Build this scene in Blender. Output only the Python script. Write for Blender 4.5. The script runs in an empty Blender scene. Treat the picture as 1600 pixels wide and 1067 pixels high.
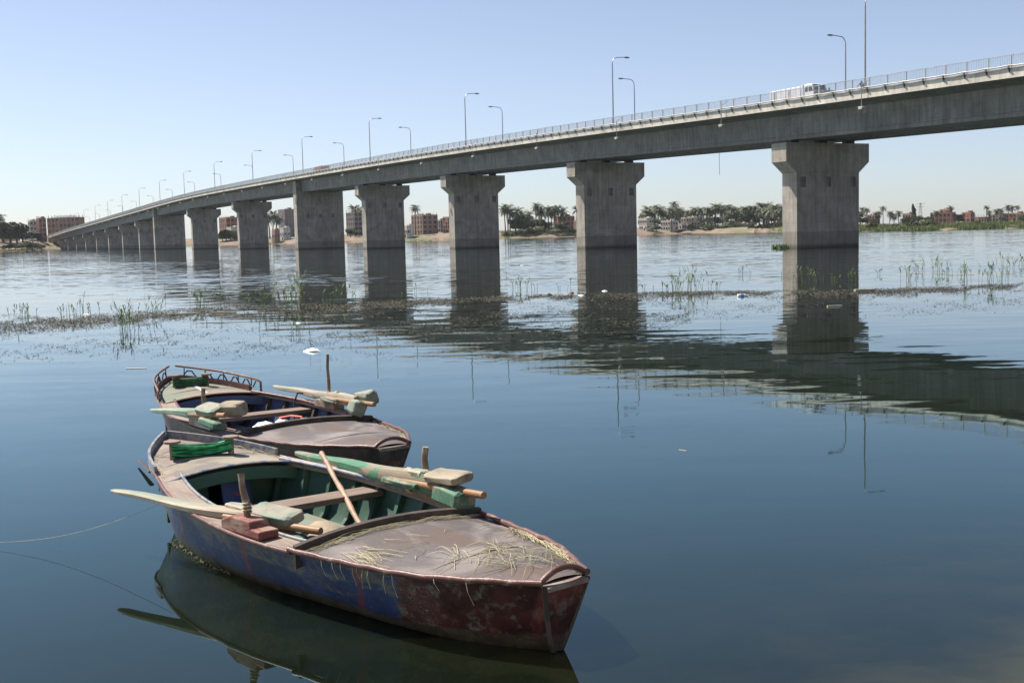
import bpy, bmesh, math, random
import numpy as np
from mathutils import Vector, Matrix

random.seed(7)
rng = np.random.default_rng(11)
scene = bpy.context.scene
COL = scene.collection

# ------------------------------------------------------------------ camera
F, CX, CY, CAMZ = 1850.0, 800.0, 533.5, 2.5
PITCH, ROLL = math.atan(166 / F), math.atan(0.025)
fw = np.array([0, math.cos(PITCH), -math.sin(PITCH)])
r0 = np.array([1.0, 0, 0]); u0 = np.array([0, math.sin(PITCH), math.cos(PITCH)])
up = u0 * math.cos(ROLL) + r0 * math.sin(ROLL)
rt = r0 * math.cos(ROLL) - u0 * math.sin(ROLL)
cam_d = bpy.data.cameras.new('camera'); cam = bpy.data.objects.new('camera', cam_d); COL.objects.link(cam)
cam_d.sensor_width = 36; cam_d.lens = 36 * F / 1600
cam_d.clip_start = 0.1; cam_d.clip_end = 60000
M = Matrix.Identity(4)
for i in range(3):
    M[i][0], M[i][1], M[i][2] = rt[i], up[i], -fw[i]
M[2][3] = CAMZ
cam.matrix_world = M
scene.camera = cam

# ------------------------------------------------------------------ light
HAZE = 0.00004
SUN_AZ = np.array([-0.85, 0.527]); SUN_EL = math.radians(55)
world = bpy.data.worlds.new('World'); scene.world = world; world.use_nodes = True
wn = world.node_tree.nodes; wl = world.node_tree.links
for n_ in list(wn): wn.remove(n_)
sky = wn.new('ShaderNodeTexSky'); sky.sky_type = 'NISHITA'; sky.sun_disc = False
sky.sun_elevation = SUN_EL; sky.sun_rotation = math.atan2(SUN_AZ[0], SUN_AZ[1])
sky.altitude = 0; sky.air_density = 0.8; sky.dust_density = 0.5; sky.ozone_density = 4.0
bg = wn.new('ShaderNodeBackground'); bg.inputs['Strength'].default_value = 0.079
wo = wn.new('ShaderNodeOutputWorld')
hs = wn.new('ShaderNodeHueSaturation'); hs.inputs['Saturation'].default_value = .76
wl.new(sky.outputs['Color'], hs.inputs['Color']); tm = wn.new('ShaderNodeMix'); tm.data_type = 'RGBA'; tm.blend_type = 'MULTIPLY'; tm.inputs[0].default_value = 1.0; tm.inputs[7].default_value = (1.0, .97, .985, 1)
wl.new(hs.outputs[0], tm.inputs[6]); wl.new(tm.outputs[2], bg.inputs['Color']); wl.new(bg.outputs[0], wo.inputs['Surface'])
sun_d = bpy.data.lights.new('sun', 'SUN'); sun_d.energy = 5.0; sun_d.angle = math.radians(0.53); sun_d.color = (1.0, 0.93, 0.82)
sun = bpy.data.objects.new('sun', sun_d); COL.objects.link(sun)
sd = Vector((SUN_AZ[0] * math.cos(SUN_EL), SUN_AZ[1] * math.cos(SUN_EL), math.sin(SUN_EL)))
sun.rotation_euler = sd.to_track_quat('Z', 'Y').to_euler(); sun.location = (0, 0, 60)

scene.view_settings.view_transform = 'Standard'; scene.view_settings.look = 'None'
scene.view_settings.gamma = 1; scene.view_settings.use_curve_mapping = False
scene.view_settings.exposure = 0.85
scene.cycles.use_denoising = True
scene.cycles.max_bounces = 8; scene.cycles.transparent_max_bounces = 8

# ------------------------------------------------------------------ placing helpers (camera model of the photograph)
CAM = np.array([0, 0, CAMZ])
def ray(x, y): return fw + rt * (x - CX) / F - up * (y - CY) / F
def on_z(x, y, z=0.0):
    d = ray(x, y); return CAM + d * ((z - CAMZ) / d[2])
def at_y(x, y, Y):
    d = ray(x, y); return CAM + d * (Y / d[1])
def col_x(px, Y): return at_y(px, 367.5 - .025 * (px - 800), Y)[0]
def lerp_tab(tab, x):
    a = np.array(tab, float); return float(np.interp(x, a[:, 0], a[:, 1]))
def smooth_tab(tab):
    a = np.array(tab, float); X, Y = a[:, 0], a[:, 1]
    m = np.gradient(Y, X)
    def f(x):
        x = min(max(x, X[0]), X[-1]); i = min(max(int(np.searchsorted(X, x)) - 1, 0), len(X) - 2)
        h = X[i + 1] - X[i]; t = (x - X[i]) / h
        return float((2*t**3-3*t**2+1)*Y[i] + (t**3-2*t**2+t)*h*m[i] + (-2*t**3+3*t**2)*Y[i+1] + (t**3-t**2)*h*m[i+1])
    return f
ORD = ['first', 'second', 'third', 'fourth', 'fifth', 'sixth', 'seventh', 'eighth', 'ninth', 'tenth', 'eleventh', 'twelfth',
       'thirteenth', 'fourteenth', 'fifteenth', 'sixteenth', 'seventeenth', 'eighteenth', 'nineteenth', 'twentieth']
for tens, t10 in (('twenty', 'twentieth'), ('thirty', 'thirtieth'), ('forty', 'fortieth'), ('fifty', 'fiftieth')):
    ORD += [tens + '-' + o for o in ORD[:9]]
    ORD.append({'twenty': 'thirtieth', 'thirty': 'fortieth', 'forty': 'fiftieth', 'fifty': 'sixtieth'}[tens])

# ------------------------------------------------------------------ mesh builder
class MB:
    def __init__(s): s.v = []; s.f = []; s.m = []; s.cur = 0
    def add(s, vs, fs):
        o = len(s.v); s.v += [tuple(map(float, p)) for p in vs]
        for f in fs: s.f.append([i + o for i in f]); s.m.append(s.cur)
        return s
    def box(s, c, d, rot=None, taper=1.0):
        hx, hy, hz = d[0]/2, d[1]/2, d[2]/2
        vs = [Vector((x*hx*(taper if z > 0 else 1), y*hy*(taper if z > 0 else 1), z*hz)) for z in (-1, 1) for y in (-1, 1) for x in (-1, 1)]
        if rot is not None: vs = [rot @ p for p in vs]
        c = Vector(c)
        return s.add([p + c for p in vs], [[0,2,3,1],[4,5,7,6],[0,1,5,4],[2,6,7,3],[0,4,6,2],[1,3,7,5]])
    def tube(s, pts, r, n=8, cap=True, flat=1.0, twist=0.0):
        pts = [Vector(p) for p in pts]; k = len(pts)
        rs = r if isinstance(r, (list, tuple)) else [r] * k
        o = len(s.v); ref = Vector((0, 0, 1))
        for i, p in enumerate(pts):
            t = (pts[min(i+1, k-1)] - pts[max(i-1, 0)])
            if t.length < 1e-9: t = Vector((0, 0, 1))
            t.normalize()
            rf = ref if abs(t.dot(ref)) < .97 else Vector((1, 0, 0))
            a = t.cross(rf).normalized(); b = a.cross(t).normalized()
            for j in range(n):
                an = 2*math.pi*j/n + twist
                s.v.append(tuple(p + (a*math.cos(an) + b*math.sin(an)*flat) * rs[i]))
        for i in range(k-1):
            for j in range(n):
                s.f.append([o+i*n+j, o+i*n+(j+1) % n, o+(i+1)*n+(j+1) % n, o+(i+1)*n+j]); s.m.append(s.cur)
        if cap:
            s.f.append([o+j for j in range(n)][::-1]); s.m.append(s.cur)
            s.f.append([o+(k-1)*n+j for j in range(n)]); s.m.append(s.cur)
        return s
    def loft(s, rows, closed=False, cap=False):
        o = len(s.v); n = len(rows[0])
        for r in rows: s.v += [tuple(map(float, p)) for p in r]
        for i in range(len(rows)-1):
            for j in range(n if closed else n-1):
                j2 = (j+1) % n
                s.f.append([o+i*n+j, o+i*n+j2, o+(i+1)*n+j2, o+(i+1)*n+j]); s.m.append(s.cur)
        if cap:
            s.f.append([o+j for j in range(n)][::-1]); s.m.append(s.cur)
            s.f.append([o+(len(rows)-1)*n+j for j in range(n)]); s.m.append(s.cur)
        return s
    def prism(s, poly, axis_a, axis_b, axis_n, origin, depth):
        # poly in (a, b), extruded from origin along n
        A, B, N, O = map(Vector, (axis_a, axis_b, axis_n, origin)); k = len(poly)
        vs = [O + A*p[0] + B*p[1] for p in poly] + [O + A*p[0] + B*p[1] + N*depth for p in poly]
        fs = [list(range(k))[::-1], [k+i for i in range(k)]] + [[i, (i+1) % k, k+(i+1) % k, k+i] for i in range(k)]
        return s.add(vs, fs)
    def mesh(s, name, mats, smooth=None):
        me = bpy.data.meshes.new(name); me.from_pydata(s.v, [], s.f); me.update()
        mats = mats if isinstance(mats, (list, tuple)) else [mats]
        for m_ in mats: me.materials.append(m_)
        if len(mats) > 1: me.polygons.foreach_set('material_index', s.m)
        bm = bmesh.new(); bm.from_mesh(me); bmesh.ops.recalc_face_normals(bm, faces=bm.faces[:]); bm.to_mesh(me); bm.free()
        if smooth is not None:
            me.polygons.foreach_set('use_smooth', [True] * len(me.polygons)); me.set_sharp_from_angle(angle=math.radians(smooth))
        return me
    def build(s, name, mats, parent=None, smooth=None, bevel=0, loc=None, rot=None):
        o = bpy.data.objects.new(name, s.mesh(name, mats, smooth)); COL.objects.link(o)
        if parent is not None: o.parent = parent
        if loc is not None: o.location = loc
        if rot is not None: o.rotation_euler = rot
        if bevel:
            b = o.modifiers.new('bevel', 'BEVEL'); b.width = bevel; b.segments = 2; b.limit_method = 'ANGLE'
        return o

def tag(o, label=None, cat=None, group=None, kind=None):
    if label: o['label'] = label
    if cat: o['category'] = cat
    if group: o['group'] = group
    if kind: o['kind'] = kind
    return o
def thing(name, label, cat, loc=(0, 0, 0), rz=0.0, group=None):
    o = bpy.data.objects.new(name, None); COL.objects.link(o); o.empty_display_size = .2
    o.location = loc; o.rotation_euler = (0, 0, rz)
    return tag(o, label, cat, group)
def clone(o, parent=None):
    c = o.copy(); COL.objects.link(c)
    if parent is not None: c.parent = parent
    for ch in list(o.children): clone(ch, c)
    return c
def share(name, me, parent, loc=(0, 0, 0), rot=(0, 0, 0), scale=None):
    o = bpy.data.objects.new(name, me); COL.objects.link(o); o.parent = parent; o.location = loc; o.rotation_euler = rot
    if scale: o.scale = scale
    return o

# ------------------------------------------------------------------ materials
def new_mat(name):
    m = bpy.data.materials.new(name); m.use_nodes = True; nt = m.node_tree
    for n_ in list(nt.nodes): nt.nodes.remove(n_)
    out = nt.nodes.new('ShaderNodeOutputMaterial'); b = nt.nodes.new('ShaderNodeBsdfPrincipled')
    nt.links.new(b.outputs[0], out.inputs['Surface'])
    return m, nt, b, out
def N(nt, t, **kw):
    n_ = nt.nodes.new(t)
    for k, v in kw.items():
        if k in n_.inputs: n_.inputs[k].default_value = v
        else: setattr(n_, k, v)
    return n_
def coords(nt, stretch=(1, 1, 1)):
    tc = N(nt, 'ShaderNodeTexCoord'); mp = N(nt, 'ShaderNodeMapping'); mp.inputs['Scale'].default_value = stretch
    nt.links.new(tc.outputs['Object'], mp.inputs['Vector']); return mp.outputs[0], tc
def noise(nt, vec, scale, detail=6, rough=.6, dist=0.0):
    n_ = N(nt, 'ShaderNodeTexNoise', Scale=scale, Detail=detail, Roughness=rough, Distortion=dist)
    nt.links.new(vec, n_.inputs['Vector']); return n_.outputs['Fac']
def ramp(nt, fac, a, b, ca=(0, 0, 0, 1), cb=(1, 1, 1, 1)):
    r = N(nt, 'ShaderNodeValToRGB'); e = r.color_ramp.elements
    e[0].position = a; e[1].position = b; e[0].color = ca; e[1].color = cb
    nt.links.new(fac, r.inputs[0]); return r.outputs[0]
def mix(nt, fac, a, b, mode='MIX'):
    m = N(nt, 'ShaderNodeMix', data_type='RGBA', blend_type=mode)
    for s_, v in ((0, fac), (6, a), (7, b)):
        if hasattr(v, 'is_output'): nt.links.new(v, m.inputs[s_])
        else: m.inputs[s_].default_value = v if s_ == 0 else (tuple(v) + (1,) if len(v) == 3 else v)
    return m.outputs[2]
def math_n(nt, op, a, b=None, c=None, clamp=False):
    n_ = N(nt, 'ShaderNodeMath', operation=op); n_.use_clamp = clamp
    for i, v in enumerate((a, b, c)):
        if v is None: continue
        if hasattr(v, 'is_output'): nt.links.new(v, n_.inputs[i])
        else: n_.inputs[i].default_value = v
    return n_.outputs[0]
def bump(nt, b, h, strength, dist):
    n_ = N(nt, 'ShaderNodeBump', Strength=strength, Distance=dist)
    nt.links.new(h, n_.inputs['Height']); nt.links.new(n_.outputs[0], b.inputs['Normal'])

def worn(name, base, under=None, wear=.42, scale=5, rough=.65, stretch=(1, 1, 1), var=.25, dust=None, dust_amt=.5, bmp=.35, metal=0.0, soft=.06, grain=None):
    """paint or wood: value variation, chips showing what is underneath, pale dust, fine relief"""
    m, nt, b, out = new_mat(name)
    v, tc = coords(nt, stretch)
    n1 = noise(nt, v, scale, 8, .65, .4); n2 = noise(nt, v, scale*.35, 4, .55); n3 = noise(nt, v, scale*6, 6, .7)
    c = mix(nt, ramp(nt, n2, .3, .7), tuple(x*(1-var) for x in base), tuple(min(1, x*(1+var)) for x in base))
    if under is not None: c = mix(nt, ramp(nt, n1, wear-soft, wear+soft, (1, 1, 1, 1), (0, 0, 0, 1)), c, under)
    if dust is not None:
        n4 = noise(nt, v, scale*.8, 7, .6, .8)
        c = mix(nt, math_n(nt, 'MULTIPLY', ramp(nt, n4, .42, .68), dust_amt), c, dust)
    c = mix(nt, .35, c, ramp(nt, n3, .25, .75, (.55, .55, .55, 1), (1, 1, 1, 1)), 'MULTIPLY')
    if dust is not None:
        n5 = noise(nt, v, scale*16, 4, .75); c = mix(nt, math_n(nt, 'MULTIPLY', ramp(nt, n5, .60, .72), .35), c, tuple(min(1, x*1.25) for x in dust))
        vsx, _ = coords(nt, (1.5, 14, 4)); n6 = noise(nt, vsx, 3.0, 5, .7, 1.5); c = mix(nt, math_n(nt, 'MULTIPLY', ramp(nt, n6, .60, .75), .30), c, tuple(x*.45 for x in base))
    if grain:
        g, _ = coords(nt, grain); ng = noise(nt, g, 10, 5, .6)
        c = mix(nt, .5, c, ramp(nt, ng, .35, .65, (.55, .5, .45, 1), (1, 1, 1, 1)), 'MULTIPLY')
    nt.links.new(c, b.inputs['Base Color'])
    b.inputs['Roughness'].default_value = rough; b.inputs['Metallic'].default_value = metal
    if bmp:
        h = math_n(nt, 'ADD', n1, math_n(nt, 'MULTIPLY', n3, .5)); bump(nt, b, h, bmp, .01)
    return m
def plain(name, base, rough=.6, var=.2, scale=3, metal=0.0, bmp=0.0):
    m, nt, b, out = new_mat(name); v, tc = coords(nt)
    n1 = noise(nt, v, scale, 5, .6)
    nt.links.new(mix(nt, ramp(nt, n1, .3, .7), tuple(x*(1-var) for x in base), tuple(min(1, x*(1+var)) for x in base)), b.inputs['Base Color'])
    b.inputs['Roughness'].default_value = rough; b.inputs['Metallic'].default_value = metal
    if bmp: bump(nt, b, n1, bmp, .05)
    return m

def concrete(name, base, plane='xz', joint=(2.5, 1.15), waterline=False, streak=.5):
    m, nt, b, out = new_mat(name); tc = N(nt, 'ShaderNodeTexCoord')
    sx = N(nt, 'ShaderNodeSeparateXYZ'); nt.links.new(tc.outputs['Object'], sx.inputs[0])
    v, _ = coords(nt, (.9, .9, .09)); n1 = noise(nt, v, 2.2, 7, .65)           # vertical run-off streaks
    v2, _ = coords(nt); n2 = noise(nt, v2, .30, 8, .68, .6); n3 = noise(nt, v2, 5, 8, .7)
    c = mix(nt, ramp(nt, n2, .34, .64), tuple(x*.74 for x in base), tuple(x*1.2 for x in base))
    c = mix(nt, streak, c, ramp(nt, n1, .38, .60, (.42, .42, .40, 1), (1, 1, 1, 1)), 'MULTIPLY')
    cb = N(nt, 'ShaderNodeCombineXYZ')
    nt.links.new(sx.outputs[0 if plane[0] == 'x' else 1], cb.inputs[0]); nt.links.new(sx.outputs[2], cb.inputs[1])
    br = N(nt, 'ShaderNodeTexBrick'); br.offset = 0.0
    for k, val in (('Scale', 1.0), ('Mortar Size', .022), ('Mortar Smooth', .3), ('Brick Width', joint[0]), ('Row Height', joint[1])): br.inputs[k].default_value = val
    br.inputs['Color1'].default_value = (1, 1, 1, 1); br.inputs['Color2'].default_value = (.80, .81, .82, 1); br.inputs['Mortar'].default_value = (.62, .6, .58, 1)
    nt.links.new(cb.outputs[0], br.inputs['Vector'])
    c = mix(nt, .75, c, br.outputs['Color'], 'MULTIPLY')
    c = mix(nt, .3, c, ramp(nt, n3, .3, .7, (.6, .6, .6, 1), (1, 1, 1, 1)), 'MULTIPLY')
    if waterline:
        z = math_n(nt, 'ADD', sx.outputs[2], math_n(nt, 'MULTIPLY', noise(nt, v2, .8, 5, .6), .35))
        wet = math_n(nt, 'SUBTRACT', 1.0, ramp(nt, math_n(nt, 'DIVIDE', z, 4.0), .535, .555), clamp=True)
        c = mix(nt, math_n(nt, 'MULTIPLY', wet, .45), c, (.12, .105, .085))
        alg = math_n(nt, 'SUBTRACT', 1.0, ramp(nt, math_n(nt, 'DIVIDE', z, 4.0), .08, .2), clamp=True)
        c = mix(nt, math_n(nt, 'MULTIPLY', alg, .75), c, (.05, .055, .025))
    nt.links.new(c, b.inputs['Base Color']); b.inputs['Roughness'].default_value = .85
    bump(nt, b, math_n(nt, 'ADD', n3, math_n(nt, 'MULTIPLY', n1, .6)), .3, .03)
    return m

MT = {}
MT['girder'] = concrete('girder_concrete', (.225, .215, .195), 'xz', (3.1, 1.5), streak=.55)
MT['pier'] = concrete('pier_concrete', (.385, .34, .285), 'yz', (2.48, 3.1), waterline=True, streak=.45)
MT['pocket'] = plain('pocket_shade_concrete', (.20, .18, .155), .9, .3, 2)  # shade inside the pier recesses, painted in as a darker concrete tone
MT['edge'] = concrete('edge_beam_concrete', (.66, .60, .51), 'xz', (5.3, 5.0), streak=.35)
MT['asphalt'] = plain('asphalt', (.055, .053, .05), .9, .2, 2)
MT['railing'] = worn('railing_paint', (.42, .44, .47), (.28, .2, .15), .36, 3, .5, metal=.2)
MT['pipe'] = worn('pipe_paint', (.50, .46, .40), (.3, .2, .14), .36, 2, .6)
MT['bracket'] = plain('bracket_steel', (.10, .075, .06), .7)
MT['galv'] = plain('galvanised_steel', (.36, .36, .36), .45, .15, 2, .5)
MT['lamp_head'] = plain('lamp_head', (.12, .13, .14), .45)
MT['lamp_glass'] = plain('lamp_glass', (.55, .55, .5), .2)
MT['flood'] = plain('floodlight_shell', (.34, .33, .30), .5)
MT['bearing'] = plain('bearing_block', (.05, .05, .05), .8)

def hull_mat(name, main, stern, upper, muck, split, seam):
    m, nt, b, out = new_mat(name); tc = N(nt, 'ShaderNodeTexCoord')
    sx = N(nt, 'ShaderNodeSeparateXYZ'); nt.links.new(tc.outputs['Object'], sx.inputs[0])
    v, _ = coords(nt, (1, 1, 1)); n1 = noise(nt, v, 3.2, 8, .65, .5); n2 = noise(nt, v, 9, 8, .7); n3 = noise(nt, v, 40, 5, .7)
    vs, _ = coords(nt, (.35, .35, 2.2)); nh = noise(nt, vs, 3.2, 7, .65, .6)
    X, Z = sx.outputs[0], sx.outputs[2]
    # faded, dusty band under the gunwale
    up_ = math_n(nt, 'ADD', math_n(nt, 'MULTIPLY', Z, 2.0), math_n(nt, 'ADD', math_n(nt, 'MULTIPLY', math_n(nt, 'SUBTRACT', nh, .5), 2.6), math_n(nt, 'MULTIPLY', math_n(nt, 'SUBTRACT', n2, .5), 1.6)))
    c = mix(nt, ramp(nt, n1, .3, .7), tuple(x*.65 for x in main), tuple(x*1.25 for x in main))
    c = mix(nt, math_n(nt, 'MULTIPLY', ramp(nt, up_, .42, .80), .80), c, mix(nt, ramp(nt, n2, .35, .65), tuple(x*.55 for x in upper), upper))
    vd, _ = coords(nt, (11, 11, .7)); nd = noise(nt, vd, 1.0, 6, .65)
    c = mix(nt, math_n(nt, 'MULTIPLY', ramp(nt, nd, .52, .70), .45), c, tuple(x*.4 for x in upper))
    c = mix(nt, math_n(nt, 'MULTIPLY', ramp(nt, n3, .60, .72), .5), c, tuple(min(1, x*2.2) for x in upper))
    # different colour towards the stern with a slanting edge
    e = math_n(nt, 'ADD', X, math_n(nt, 'MULTIPLY', Z, -.55)); e = math_n(nt, 'ADD', e, math_n(nt, 'MULTIPLY', math_n(nt, 'SUBTRACT', n1, .5), .18))
    sfac = ramp(nt, math_n(nt, 'DIVIDE', e, 8.0), split/8 - .004, split/8 + .004)
    sc = mix(nt, ramp(nt, n1, .42, .58), tuple(x*.35 for x in stern), stern); sc = mix(nt, ramp(nt, n2, .52, .66), sc, upper)
    c = mix(nt, sfac, c, sc)
    # hair-line scratches where the paint cracked
    vo = N(nt, 'ShaderNodeTexVoronoi', feature='DISTANCE_TO_EDGE', Scale=17.0); nv = N(nt, 'ShaderNodeVectorMath', operation='ADD')
    no = N(nt, 'ShaderNodeTexNoise', Scale=5.0); nt.links.new(v, no.inputs['Vector']); nt.links.new(v, nv.inputs[0]); nt.links.new(no.outputs['Color'], nv.inputs[1]); nt.links.new(nv.outputs[0], vo.inputs['Vector'])
    sc_ = math_n(nt, 'MULTIPLY', ramp(nt, vo.outputs['Distance'], .012, .035, (1, 1, 1, 1), (0, 0, 0, 1)), ramp(nt, noise(nt, v, 1.6, 3, .5), .55, .66))
    c = mix(nt, math_n(nt, 'MULTIPLY', sc_, .75), c, (.34, .32, .31))
    # rust streaks at plate seams
    rs = math_n(nt, 'MULTIPLY', ramp(nt, math_n(nt, 'PINGPONG', math_n(nt, 'ADD', math_n(nt, 'ADD', X, math_n(nt, 'MULTIPLY', Z, -.5)), seam), .62), .01, .05, (1, 1, 1, 1), (0, 0, 0, 1)), ramp(nt, n2, .36, .5))
    c = mix(nt, math_n(nt, 'MULTIPLY', rs, .75), c, (.16, .032, .026))
    # river muck at the waterline
    wz = math_n(nt, 'ADD', Z, math_n(nt, 'MULTIPLY', math_n(nt, 'SUBTRACT', nh, .5), -.22))
    mk = ramp(nt, math_n(nt, 'MULTIPLY', wz, 5), .32, .50, (1, 1, 1, 1), (0, 0, 0, 1))
    c = mix(nt, math_n(nt, 'MULTIPLY', mk, .92), c, mix(nt, ramp(nt, n2, .4, .6), muck, tuple(x*.35 for x in muck)))
    nt.links.new(c, b.inputs['Base Color']); b.inputs['Roughness'].default_value = .5
    bump(nt, b, math_n(nt, 'ADD', math_n(nt, 'MULTIPLY', n1, 2.2), math_n(nt, 'ADD', n2, math_n(nt, 'MULTIPLY', n3, .3))), .5, .012)
    return m
MT['hull_blue'] = hull_mat('blue_hull_paint', (.016, .036, .125), (.075, .016, .015), (.15, .14, .115), (.085, .07, .045), 5.0, .3)
MT['hull_red'] = hull_mat('maroon_hull_paint', (.09, .03, .03), (.055, .05, .045), (.14, .12, .10), (.07, .06, .045), 5.9, .1)
MT['fore_wood'] = worn('foredeck_weathered_paint', (.26, .215, .17), (.175, .138, .128), .5, 3.2, .8, (1, .55, 1), dust=(.14, .21, .16), dust_amt=.3, bmp=.4)
MT['fore_wood_green'] = worn('foredeck_weathered_green', (.20, .175, .14), (.13, .18, .13), .46, 2.6, .8, (1, .55, 1), dust=(.27, .23, .18), dust_amt=.5, bmp=.4)
MT['stern_deck'] = worn('stern_deck_rust_red_paint', (.080, .069, .071), (.105, .068, .052), .45, 2.0, .72, (.8, 1.2, 1), dust=(.26, .23, .215), dust_amt=.9, bmp=.4, soft=.10, var=.4)
MT['rim'] = worn('rim_rusty_paint', (.13, .055, .045), (.24, .17, .14), .40, 10, .4, bmp=.5)
MT['rim_blue'] = worn('rim_chipped_blue_paint', (.10, .14, .22), (.27, .25, .24), .52, 9, .5, bmp=.4)
MT['coaming'] = worn('coaming_dark_wood', (.085, .06, .05), (.05, .04, .035), .5, 6, .75)
MT['side_plank'] = worn('side_plank_wood', (.27, .22, .18), (.22, .14, .12), .46, 5, .8, (.3, 1.4, 1), dust=(.32, .28, .25), dust_amt=.5, grain=(.4, 6, 6))
MT['thwart'] = worn('thwart_wood', (.24, .18, .145), (.16, .11, .09), .43, 5, .85, (1.6, .3, 1), grain=(6, .4, 6))
MT['in_green'] = worn('inside_green_paint', (.040, .105, .075), (.085, .11, .085), .42, 5, .6)
MT['in_blue'] = worn('inside_blue_paint', (.06, .09, .18), (.15, .16, .18), .42, 5, .6)
MT['in_dark'] = plain('inside_dark_wood', (.05, .04, .035), .85)
MT['floor_wood'] = worn('floor_board_wood', (.15, .20, .16), (.2, .17, .13), .5, 4, .8)
MT['floor_blue'] = worn('floor_board_blue', (.14, .17, .24), (.22, .2, .18), .48, 4, .8)
MT['panel_blue'] = worn('hatch_panel_blue', (.05, .075, .20), (.07, .07, .12), .4, 6, .5)
MT['red_letter'] = plain('red_letter_paint', (.55, .10, .06), .5)
MT['oar_pale'] = worn('oar_pale_wood', (.42, .35, .275), (.27, .31, .24), .50, 3.0, .75, (.35, 1.5, 1.5), grain=(.5, 7, 7))
MT['oar_green'] = worn('oar_chipped_green_paint', (.07, .22, .13), (.32, .26, .19), .50, 5, .7, (.5, 1.4, 1.4), grain=(.5, 7, 7), soft=.03)
MT['oar_pale_green'] = worn('oar_faded_green_paint', (.21, .31, .24), (.46, .41, .34), .46, 3.5, .75, (.4, 1.4, 1.4), grain=(.5, 7, 7))
MT['block_green'] = worn('counterweight_green_paint', (.06, .15, .10), (.26, .21, .155), .47, 5, .7, bmp=.5, soft=.03)
MT['block_mint'] = worn('counterweight_mint_paint', (.15, .21, .165), (.27, .24, .19), .50, 5, .7, bmp=.4)
MT['block_wood'] = worn('counterweight_bare_wood', (.32, .28, .21), (.20, .16, .12), .42, 6, .85, (.4, 1.5, 1.5), grain=(.6, 7, 7))
MT['block_red'] = worn('oarlock_red_paint', (.20, .06, .052), (.30, .20, .145), .46, 9, .75, (.6, .6, 1.6), bmp=.5)
MT['block_grey'] = worn('oarlock_grey_paint', (.36, .36, .36), (.30, .2, .15), .44, 7, .75, bmp=.5)
MT['old_wood'] = worn('old_brown_wood', (.24, .17, .12), (.38, .30, .22), .45, 7, .85, (.4, .4, 1), grain=(6, 6, .5))
MT['handle'] = worn('handle_smooth_wood', (.34, .19, .09), (.25, .135, .06), .4, 6, .55, grain=(.5, 7, 7))
MT['bamboo'] = worn('bamboo_pole', (.36, .23, .155), (.42, .32, .23), .42, 5, .55, (.4, 2, 2))
MT['lash'] = plain('lashing_fibre', (.45, .40, .28), .9, .3, 30)
MT['rope_green'] = plain('green_nylon_rope', (.03, .33, .12), .55, .45, 14)
MT['rope_dull'] = plain('dull_green_rope', (.035, .105, .05), .7, .5, 14)
MT['rope_green_dark'] = plain('dark_green_rope', (.008, .09, .03), .6, .5, 14); MT['rope_green_pale'] = plain('pale_green_rope', (.07, .38, .17), .5, .4, 14)
MT['black'] = plain('black_iron', (.025, .025, .025), .5)
MT['rust'] = worn('rusty_iron', (.12, .06, .045), (.3, .2, .15), .42, 12, .6)
MT['sack'] = worn('sack_cloth', (.34, .27, .19), (.28, .22, .15), .5, 8, .9, bmp=.6)
MT['white_plastic'] = plain('white_plastic', (.78, .79, .80), .45, .08, 6)
MT['blue_plastic'] = plain('blue_plastic', (.10, .30, .60), .4)
MT['red_cloth'] = plain('red_cloth', (.5, .12, .09), .8)
MT['straw'] = plain('dry_straw', (.40, .36, .23), .8, .35, 3)
MT['weed_dark'] = plain('floating_weed_dark', (.030, .028, .022), .9, .4, 3)
MT['weed_olive'] = plain('floating_weed_olive', (.04, .042, .026), .9, .4, 3)
MT['weed_tan'] = plain('floating_weed_tan', (.15, .13, .09), .9, .4, 3)
MT['reed'] = plain('reed_green', (.14, .21, .055), .6, .4, 2)
MT['reed_dry'] = plain('reed_dry', (.26, .23, .11), .7, .35, 2)
MT['palm_leaf'] = plain('palm_frond', (.085, .105, .05), .6, .35, .8)
MT['palm_trunk'] = plain('palm_trunk', (.17, .13, .09), .9, .3, 2)
MT['leaf'] = plain('tree_leaf', (.06, .085, .03), .7, .4, .5)
MT['leaf_dark'] = plain('tree_leaf_dark', (.045, .062, .03), .7, .4, .5)
MT['leaf_light'] = plain('bush_leaf_light', (.11, .145, .045), .7, .4, .3)
MT['grass'] = plain('bank_grass', (.16, .20, .065), .8, .45, .1)
MT['brick_red'] = plain('red_brick', (.24, .085, .055), .9, .22, .5)
MT['brick_tan'] = plain('tan_brick', (.27, .155, .10), .9, .2, .5)
MT['plaster_white'] = plain('white_plaster', (.58, .54, .48), .9, .1, .4)
MT['plaster_beige'] = plain('beige_plaster', (.50, .41, .31), .9, .14, .4)
MT['grey_block'] = plain('grey_block', (.15, .135, .13), .9, .2, .4)
MT['frame_conc'] = plain('frame_concrete', (.34, .29, .25), .9, .15, .4)
MT['window_dark'] = plain('window_dark', (.03, .03, .035), .3)
MT['window_blue'] = plain('window_blue_shutter', (.08, .20, .38), .6)
MT['white_paint'] = plain('white_vehicle_paint', (.72, .72, .72), .4, .06, 1)
MT['red_paint'] = plain('red_vehicle_paint', (.50, .07, .05), .4)
MT['dark_paint'] = plain('dark_vehicle_paint', (.05, .05, .055), .4)
MT['tarp'] = plain('pale_tarpaulin', (.66, .65, .65), .8, .15, 1.5)
MT['rubber'] = plain('tyre_rubber', (.02, .02, .02), .85)
MT['glass'] = plain('vehicle_glass', (.03, .035, .04), .1)
MT['skin'] = plain('skin', (.22, .12, .08), .6)
MT['cloth_dark'] = plain('dark_clothes', (.06, .05, .06), .9)

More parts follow.
